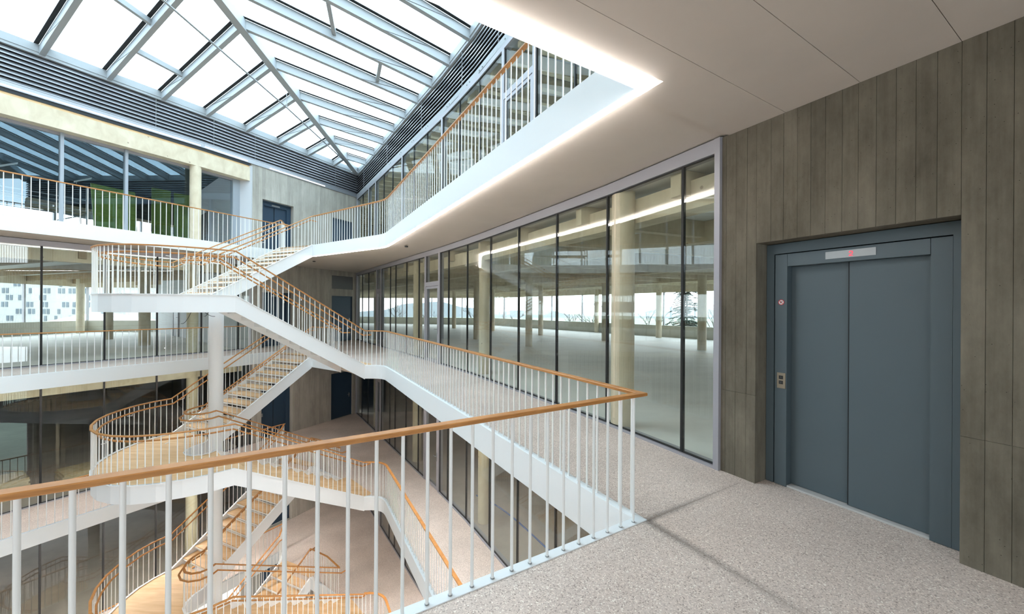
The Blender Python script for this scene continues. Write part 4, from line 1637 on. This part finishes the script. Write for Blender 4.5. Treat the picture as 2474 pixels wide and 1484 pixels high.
# glulam edge beam just inside the glass, columns and ceiling joists
for z, t in ((0.0, 'pale glulam beam along the top of the right glass wall on this floor'), (-3.77, 'glulam beam inside the right glass wall one floor below'), (-7.54, 'glulam beam inside the right glass wall two floors below')):
    m = MB()
    rr = [p for p in RW]
    path = offset_path(rr, 0.0)
    n = len(rr)
    # inside is on the room side
    pth = []
    for p, q in zip(rr, offset_path(rr, 0.42)):
        pth.append(q)
    if (pth[2] - rr[2]).dot(Vector((1, 0.5))) < 0:
        pth = offset_path(rr, -0.42)
    m.ribbon(pth, 0.30, [z + 2.86] * n, [z + 3.20] * n)
    tag(m.build('timber_beam', M_TIMBER), t, 'beam')

COLS_R = [((1.577, 5.419), 0.16, 'big round timber column closest to the right glass'), ((-0.68, 9.70), 0.16, 'round timber column behind the glass, second along the gallery'),
          ((-3.35, 13.55), 0.16, 'round timber column behind the glass, third along the gallery'), ((-6.15, 17.45), 0.16, 'round timber column behind the glass, farthest along the gallery'),
          ((0.744, 16.683), 0.15, 'timber column in mid room left of the big column'), ((1.803, 23.9), 0.15, 'slim timber column near the middle of the far room'),
          ((-4.747, 31.2), 0.16, 'timber column deep in the room seen through the door bay'), ((6.0, 27.0), 0.16, 'timber column by the far window band'),
          ((8.6, 22.3), 0.16, 'timber column by the windows right of the big column'), ((7.764, 15.559), 0.17, 'timber column beside the conifer outside'),
          ((4.819, 19.797), 0.15, 'timber column partly hidden by the big column'), ((-1.395, 27.8), 0.14, 'far timber column left of the middle'), ((-1.9, 20.3), 0.15, 'timber column behind the second glass column')]
for (p, rad, t) in COLS_R:
    column('timber_column', Vector(p), 0.0, 3.30, rad, M_TIMBER, t, group=None)
for (p, rad, t) in COLS_R[:4]:
    column('timber_column', Vector(p), -3.77, -0.45, rad, M_TIMBER, t.replace('behind the glass', 'one floor below').replace('closest to the right glass', 'one floor below by the glass'))
    column('timber_column', Vector(p), -7.54, -4.22, rad, M_TIMBER, t.replace('behind the glass', 'two floors below').replace('closest to the right glass', 'two floors below by the glass'))

# joists under the ceilings
JD = Vector((0.927, 0.375))
JN = rot90(JD)


def poly_clip_line(poly, p, d):
    ts = []
    n = len(poly)
    for i in range(n):
        a, b = poly[i], poly[(i + 1) % n]
        e = b - a
        den = d.x * e.y - d.y * e.x
        if abs(den) < 1e-9:
            continue
        u = ((a.x - p.x) * d.y - (a.y - p.y) * d.x) / -den if False else ((p.x - a.x) * d.y - (p.y - a.y) * d.x) / (e.x * d.y - e.y * d.x)
        if 0 <= u < 1:
            q = a + e * u
            ts.append((q - p).dot(d))
    ts.sort()
    return list(zip(ts[0::2], ts[1::2]))


for z, sp, dep, wid, top, nm in ((0.0, 1.85, 0.30, 0.16, 3.315, 'this floor'), (3.77, 0.62, 0.30, 0.16, 3.77 + 3.615, 'floor above')):
    jr_ = root('ceiling_joists', (3, 18, top), 'timber joists under the room ceiling behind the right glass, ' + nm, 'joists')
    base = Vector((2.2, 4.3))
    k = 0.35
    cnt = 0
    while k < 40:
        p = base + JN * k
        for a, b in poly_clip_line(R_ROOM, p, JD):
            if b - a > 0.8:
                q0, q1 = p + JD * (a + 0.12), p + JD * (b - 0.15)
                MB().beam(v3(q0, top), v3(q1, top), wid, dep).build('joist', M_TIMBER if z == 0 else M_TIMBER, jr_)
                cnt += 1
        k += sp
    if z == 0:
        # cross beams along the column lines
        for off in (2.9, 7.6, 12.3):
            p = Vector((2.2, 4.3)) + Vector((0.8616, 0.5075)) * off
            d = Vector((-0.56, 0.83)).normalized()
            for a, b in poly_clip_line(R_ROOM, p, d):
                if b - a > 1:
                    MB().beam(v3(p + d * (a + .2), top), v3(p + d * (b - .2), top), 0.26, 0.38).build('cross_beam', M_TIMBER, jr_)
# back wall of the upper right room stays light: white ducts between the joists are the ceiling panels

# things on the floor of the room one floor below
hose = MB()
pr = None
for i in range(40):
    t = i / 39
    p = Vector((-1.0 + 4.6 * t, 11.0 - 5.9 * t + 0.22 * math.sin(t * 9), -3.77 + 0.02))
    if pr is not None:
        hose.tube(pr, p, 0.02, 6)
    pr = p
tag(hose.build('hose', M_PIPE), 'blue hose lying across the dusty floor behind the lower right glass', 'hose')
for k, (x, y, rz, t) in enumerate(((4.2, 8.6, 0.5, 'pile of site boards on the lower room floor near the glass'), (5.2, 6.6, 0.45, 'second pile of site boards, farther from the glass in the lower room'))):
    r = root('board_pile', (x, y, -3.77), t, 'board pile')
    e = Vector((math.cos(rz), math.sin(rz)))
    for i in range(7):
        MB().obox(Vector((x, y)), e, rot90(e), -1.2 + 0.05 * rb.uniform(-1, 1), 1.2 + 0.05 * rb.uniform(-1, 1), -0.5, 0.5, -3.77 + 0.06 * i + 0.002, -3.77 + 0.06 * i + 0.058).build('board', M_WOODSTACK, r)
r = root('mesh_fence', (1.8, 11.8, -3.77), 'bundle of dark wire mesh panels leaning in the lower right room', 'mesh panels')
for k in range(3):
    m = MB()
    o_ = Vector((0.9 + 0.12 * k, 12.6 + 0.02 * k, -3.77))
    e = Vector((0.72, -0.69, 0))
    u = Vector((0.22, 0.2, 0.95))
    for i in range(16):
        m.tube(o_ + e * (i * 0.16), o_ + e * (i * 0.16) + u * 1.15, 0.006, 4)
    for i in range(8):
        m.tube(o_ + u * (i * 0.16), o_ + u * (i * 0.16) + e * 2.4, 0.006, 4)
    m.build('mesh_panel', M_SCAF, r)

# ------------------------------------------------------------------ rooms behind the left glass wall
W1, W2, W3 = Vector((-26.6, 8.0)), Vector((-27.2, 24.4)), Vector((-23.3, 25.0))
PART0 = Vector((-22.0, 24.9))
PART1 = Vector((-10.75, 14.95))
L_ROOM = [CW[4], W1, W2, W3, PART1, along(CW, 5.2)[0], CW[2], CW[3]]
for z in (0.0, -3.77, -7.54, 3.77):
    w = LEVEL_WORDS[z]
    top = z + 3.32 if z < 3 else 7.2
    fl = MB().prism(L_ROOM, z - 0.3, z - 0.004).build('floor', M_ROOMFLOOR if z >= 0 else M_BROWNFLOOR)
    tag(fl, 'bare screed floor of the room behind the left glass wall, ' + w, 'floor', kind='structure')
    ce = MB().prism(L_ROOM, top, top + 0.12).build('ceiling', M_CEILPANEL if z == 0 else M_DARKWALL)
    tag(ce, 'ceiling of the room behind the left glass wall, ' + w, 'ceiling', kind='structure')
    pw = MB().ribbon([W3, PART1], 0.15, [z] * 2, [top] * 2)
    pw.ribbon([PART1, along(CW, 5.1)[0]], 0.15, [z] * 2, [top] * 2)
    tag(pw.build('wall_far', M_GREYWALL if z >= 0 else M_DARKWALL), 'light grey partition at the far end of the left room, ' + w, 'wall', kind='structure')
    if z == 0:
        wr_ = root('window_7', v3(W2, z), 'bright windows across the left room with a pale building outside', 'window', kind='structure')
        for a, b in ((W1, W2), (W2, W3)):
            e = (b - a).normalized()
            n = rot90(e)
            L = (b - a).length
            MB().obox(a, e, n, 0, L, -0.1, 0.1, z, z + 0.73).build('parapet', M_PARAPET, wr_)
            MB().obox(a, e, n, 0, L, -0.1, 0.1, z + 2.86, top).build('lintel', M_TIMBER, wr_)
            k = max(1, round(L / 3.4))
            for i in range(k):
                MB().obox(a, e, n, L * i / k + 0.03, L * (i + 1) / k - 0.03, 0, 0.02, z + 0.73, z + 2.86).build('pane', M_GLASS_WIN, wr_)
                MB().obox(a, e, n, L * i / k - 0.035, L * i / k + 0.035, -0.06, 0.06, z + 0.73, z + 2.86).build('mullion', M_FRAME, wr_)
        sw = MB().ribbon([CW[4], W1], 0.15, [z] * 2, [top] * 2)
        tag(sw.build('wall_left', M_WHITEWALL), 'white side wall of the left room on this floor', 'wall', kind='structure')
    elif z < 0:
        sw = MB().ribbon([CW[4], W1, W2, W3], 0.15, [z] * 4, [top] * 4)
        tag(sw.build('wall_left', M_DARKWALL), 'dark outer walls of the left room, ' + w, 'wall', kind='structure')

# upper left room: dark ceiling, strip of bright windows low down
U0, U1 = Vector((-22.6, 4.0)), Vector((-18.3, 22.6))
e = (U1 - U0).normalized()
n = rot90(e)
L = (U1 - U0).length
wr_ = root('window_8', v3(U1, 3.77), 'low bright window strip in the dark upper left room', 'window', kind='structure')
MB().obox(U0, e, n, 0, L, -0.1, 0.1, 3.77, 4.35).build('parapet', M_DARKWALL, wr_)
MB().obox(U0, e, n, 0, L, -0.1, 0.1, 6.02, 7.2).build('lintel', M_DARKWALL, wr_)
MB().obox(U0, e, n, 0, L, -0.14, -0.1, 5.98, 6.10).build('window_head', M_TIMBER, wr_)
k = 6
for i in range(k):
    MB().obox(U0, e, n, L * i / k + 0.03, L * (i + 1) / k - 0.03, 0, 0.02, 4.35, 6.02).build('pane', M_GLASS_WIN, wr_)
    MB().obox(U0, e, n, L * i / k - 0.03, L * i / k + 0.03, -0.05, 0.05, 4.35, 6.02).build('mullion', M_SCAF, wr_)

# green boards, scaffold tower
def board(name, a, b, z0, z1, th, label, lean=0.0):
    d = (b - a).normalized()
    nn = rot90(d)
    m = MB()
    v = []
    for zz, ln in ((z0, 0.0), (z1, lean)):
        for s_, dd in ((a, 0), (b, 0), (b, th), (a, th)):
            p = s_ + nn * (dd + ln) + d * (ln * 0.6)
            v.append((p.x, p.y, zz))
    m.hexa(v)
    r = root(name, v3((a + b) / 2, z0), label, 'board')
    m.build('panel', M_GREEN, r)
    MB().tube(v3(a - nn * 0.01, z0 + 0.9), v3(a - nn * 0.01, z0 + 1.2), 0.02, 6).build('clip', M_STEEL, r)
    return r


board('green_panel', Vector((-14.55, 15.35)), Vector((-14.20, 15.82)), 3.77, 6.45, 0.05, 'green board left of the dark post behind the upper glass')
board('green_panel', Vector((-14.15, 15.90)), Vector((-13.55, 16.45)), 3.77, 6.40, 0.05, 'green board nearest the timber column behind the upper glass')
board('green_panel', Vector((-14.55, 13.30)), Vector((-14.10, 14.35)), 3.77, 5.80, 0.05, 'green board leaning beside the scaffold', -0.5)
sc_r = root('scaffold', (-15.0, 12.6, 3.77), 'small steel scaffold tower behind the upper left glass', 'scaffold')
sa, sb = Vector((-15.9, 11.6)), Vector((-14.9, 13.35))
se = (sb - sa).normalized()
sn = rot90(se)
for s_ in (0.0, 2.0):
    for d_ in (0.0, 0.75):
        p = sa + se * s_ + sn * d_
        MB().tube(v3(p, 3.77), v3(p, 5.85), 0.025, 8).build('upright', M_SCAF, sc_r)
for zz in (4.3, 4.9, 5.35):
    for d_ in (0.0, 0.75):
        MB().tube(v3(sa + sn * d_, zz), v3(sb + sn * d_, zz), 0.022, 8).build('ledger', M_SCAF, sc_r)
MB().tube(v3(sa, 3.9), v3(sa + se * 2.0, 4.85), 0.018, 6).build('brace', M_SCAF, sc_r)
MB().obox(sa, se, sn, 0, 2.0, 0.05, 0.7, 4.92, 4.96).build('platform', M_WOODSTACK, sc_r)
for s_ in (0.15, 1.75):
    p = sa + se * s_
    q = p + se * 0.35
    lamp = root('site_lamp', v3(p, 5.88), 'tilted work lamp on the %s end of the scaffold' % ('near' if s_ < 1 else 'far'), 'lamp')
    MB().tube(v3(p, 5.86), v3(p, 5.95), 0.012, 6).build('stand', M_SCAF, lamp)
    m = MB().beam(v3(p - se * 0.05, 5.95), v3(q, 6.18), 0.09, 0.05)
    m.build('lamp_head', M_WHITE, lamp)

# left room on this floor: columns, door, beam
for (p, rad, t) in (((-26.3, 23.2), 0.18, 'timber column by the far windows of the left room'), ((-20.1, 19.0), 0.15, 'timber column in the middle of the left room'), ((-15.59, 16.16), 0.19, 'darker timber column near the partition of the left room')):
    column('timber_column', Vector(p), 0.0, 3.3, rad, M_TIMBER, t)
pcl = pc - rot90(tc) * 0.16
pc2, tc2 = along(CW, 6.93)
for z, t in ((0.0, 'timber column just behind the left glass on this floor'), (-3.77, 'timber column just behind the dark left glass one floor below'), (-7.54, 'timber column just behind the left glass two floors below')):
    column('timber_column', pc2 - rot90(tc2) * 0.34, z, z + 3.3, 0.165, M_TIMBER, t)
for z, t in ((0.0, 'pale glulam beam inside the top of the left glass on this floor'), (-3.77, 'pale glulam beam inside the top of the left glass one floor below'), (-7.54, 'glulam beam inside the left glass two floors below')):
    pth = offset_path(CW[1:], -0.34)
    m = MB().ribbon(pth, 0.28, [z + 2.92] * 4, [z + 3.24] * 4)
    tag(m.build('timber_beam', M_TIMBER), t, 'beam')
jr_ = root('ceiling_joists', (-18, 14, 3.3), 'timber joists under the white ceiling of the left room', 'joists')
jd = Vector((-0.93, 0.36)).normalized()
jn = rot90(jd)
k = -14.0
while k < 14:
    p = Vector((-18, 14)) + jn * k
    for a, b in poly_clip_line(L_ROOM, p, jd):
        if b - a > 1:
            MB().beam(v3(p + jd * (a + .15), 3.315), v3(p + jd * (b - .15), 3.315), 0.16, 0.28).build('joist', M_TIMBER_DK, jr_)
    k += 2.1
# grey door in the partition
pe = (PART1 - W3).normalized()
pn = -rot90(pe)
if pn.dot(Vector((0, -1))) < 0:
    pn = -pn
for z, s0, t in ((0.0, 5.5, 'grey steel door in the partition of the left room'), (3.77, 11.0, 'dark sheet for the unlit door opening in the partition of the upper left room')):
    d = root('partition_door', v3(W3 + pe * s0, z), t, 'door')
    MB().obox(W3, pe, pn, s0, s0 + 1.1, 0.08, 0.12, z, z + 2.2).build('door_leaf', M_FRAME if z == 0 else M_DARKWALL, d)  # upper sheet is coloured dark for the shade of an open doorway
    MB().obox(W3, pe, pn, s0 - 0.06, s0, 0.08, 0.14, z, z + 2.26).build('jamb', M_FRAME, d)
    MB().obox(W3, pe, pn, s0 + 1.1, s0 + 1.16, 0.08, 0.14, z, z + 2.26).build('jamb', M_FRAME, d)
    p = W3 + pe * (s0 + 0.98) + pn * 0.12
    hnd = MB().tube(v3(p, z + 1.05), v3(p + pn * 0.06, z + 1.05), 0.012, 6)
    hnd.tube(v3(p + pn * 0.06, z + 1.05), v3(p + pn * 0.06 - pe * 0.13, z + 1.05), 0.012, 6)
    hnd.build('door_handle', M_STEEL, d)

# stacks of boards in the dark room one floor below
for k, (s_, d_, h_, t) in enumerate(((10.9, 1.3, 9, 'stack of pale boards in the dark left room, nearest the picture edge'), (9.4, 1.2, 6, 'low stack of boards in the dark left room beside the joint'), (7.9, 1.0, 13, 'tall stack of boards in the dark left room beside the landing'))):
    p, t_ = along(CW, s_)
    nn = -rot90(t_)
    r = root('board_stack', v3(p + nn * d_, -3.77), t, 'board stack', 'stacks of boards in the dark left room')
    for i in range(h_):
        MB().obox(p + nn * d_, t_, nn, -0.45 + rb.uniform(-.03, .03), 0.45 + rb.uniform(-.03, .03), -0.3, 0.6, -3.77 + 0.06 * i, -3.77 + 0.06 * i + 0.056).build('board', M_WOODSTACK, r)

# ------------------------------------------------------------------ outside
gd = MB().box(-900, -50, -15.3, 900, 1200, -15.0).build('ground', M_GROUND)
tag(gd, 'misty ground far below outside the windows', 'ground', kind='structure')
hl = MB()
hv = []
N = 90
for i in range(N + 1):
    x = -900 + 1800 * i / N
    h = 6 + 10 * math.sin(i * 0.21) + 6 * math.sin(i * 0.53 + 1) + 2 * math.sin(i * 1.7)
    hv += [(x, 700, -15), (x, 760, -8 + h), (x, 900, -15)]
hf = []
for i in range(N):
    a, b = 3 * i, 3 * i + 3
    hf += [(a, b, b + 1, a + 1), (a + 1, b + 1, b + 2, a + 2)]
hl.add(hv, hf, True)
tag(hl.build('hill', M_HILL), 'low hills with haze in their colour on the horizon beyond the windows', 'hill', kind='structure')

# pale apartment building outside the left windows
BX0, BX1, BYF = -192.0, -136.0, 130.0
b_r = root('apartment_building', (-165, 135, -15), 'large pale apartment building with scattered window pairs outside the left windows', 'building')
MB().box(BX0, BYF, -15, BX1, BYF + 18, 16).build('facade', M_BLDG, b_r)
wm = MB().box(0, -0.12, 0, 0.9, 0.05, 1.75).mesh('window', M_BLDGWIN)
rw = random.Random(11)
cnt = 0
for row in range(9):
    zz = -8.2 + row * 2.35
    x = BX0 + 1.5
    while x < BX1 - 3:
        if rw.random() < 0.62 and cnt < 290:
            inst('window', wm, b_r, (x, BYF, zz))
            cnt += 1
            if rw.random() < 0.8:
                inst('window', wm, b_r, (x + 1.35, BYF, zz))
                cnt += 1
        x += rw.choice((3.6, 4.2, 5.0))
    MB().box(BX0, BYF - 0.05, zz - 0.35, BX1, BYF + 0.02, zz - 0.25).build('ledge', M_BLDG, b_r)
ca = MB()
ca.add([(-140, 100, -6.5), (-96, 100, -6.0), (-96, 118, -6.0), (-140, 118, -6.5), (-118, 104, -0.6), (-108, 104, -2.0), (-108, 114, -2.0), (-118, 114, -0.6)],
       [(0, 3, 2, 1), (4, 5, 6, 7), (0, 1, 5, 4), (1, 2, 6, 5), (2, 3, 7, 6), (3, 0, 4, 7)])
ca.box(-140, 100, -15, -96, 118, -6.5)
tag(ca.build('pavilion_roof', M_ROOFWHITE), 'white folded roof of a low hall outside the left windows', 'roof')


def bare_tree(x, y, h, seed, label):
    rt = random.Random(seed)
    m = MB()

    def grow(p, d, l, rad, lev):
        q = p + d * l
        m.tube(p, q, rad, 5, rad * 0.65)
        if lev == 0:
            return
        k = 3 if lev > 1 else 4
        for i in range(k):
            t = rt.uniform(0.45, 1.0)
            nd = (d + Vector((rt.uniform(-.75, .75), rt.uniform(-.75, .75), rt.uniform(-.1, .5)))).normalized()
            grow(p + d * l * t, nd, l * rt.uniform(0.5, 0.72), rad * 0.6, lev - 1)
    r = root('bare_tree', (x, y, -15), label, 'tree', 'leafless trees outside the windows')
    m.tube((x, y, -15), (x, y, -15 + h * 0.4), 0.22, 7, 0.17)
    grow(Vector((x, y, -15 + h * 0.38)), Vector((0, 0, 1)), h * 0.27, 0.14, 4)
    m.build('trunk_and_branches', M_BARK, r)


for i, (px, Y, h, t) in enumerate(((1240, 62, 19.0, 'leafless tree outside, left of the middle columns'), (1385, 55, 19.5, 'leafless tree outside between the middle columns'), (1570, 58, 19.0, 'leafless tree outside right of the big column'),
                                   (1722, 50, 19.2, 'leafless tree outside right of the conifer'), (1150, 75, 19.5, 'leafless tree outside seen past the second column'), (1030, 85, 20.0, 'leafless tree outside seen through the door'),
                                   (1440, 70, 20, 'leafless tree outside beside the window mullion'), (955, 95, 20, 'leafless tree outside by the far door'))):
    bare_tree((px - 1237) / 920 * Y, Y, h, 20 + i, t)

# conifer
r = root('conifer', (18.6, 40.5, -15), 'dark conifer with drooping layered branches outside the window', 'tree')
MB().tube((18.6, 40.5, -15), (18.6, 40.5, 9.4), 0.24, 8, 0.03).build('trunk', M_BARK, r)
rc = random.Random(5)
br = MB()
for i in range(230):
    t = rc.random()
    zc = -4 + t * 12.5
    reach = (9.2 - zc) * 0.24 + 0.3
    ang = rc.uniform(0, 2 * math.pi)
    reach *= rc.uniform(0.55, 1.0)
    p0 = Vector((18.6, 40.5, zc))
    d = Vector((math.cos(ang), math.sin(ang), 0))
    side_ = Vector((-d.y, d.x, 0))
    pr = p0
    for k in range(1, 5):
        u = k / 4
        p1 = p0 + d * reach * u + Vector((0, 0, 0.10 * reach * u - 0.26 * reach * u * u))
        br.tube(pr, p1, 0.02, 4)
        for sg in (-1, 1):
            for w_ in range(3):
                s0 = pr.lerp(p1, w_ / 3)
                tip = s0 + side_ * sg * reach * 0.26 * (1.1 - u * 0.6) + d * reach * 0.12 + Vector((0, 0, rc.uniform(-0.16, 0.02)))
                md = (s0 + tip) / 2 + Vector((0, 0, 0.04))
                br.add([s0, md + d * 0.06, tip, md - d * 0.06, md - Vector((0, 0, 0.07))], [(0, 1, 2, 3), (0, 4, 2, 1), (0, 3, 2, 4)])
        pr = p1
o = br.build('needle_branches', M_NEEDLE, r)
o['kind'] = 'stuff'
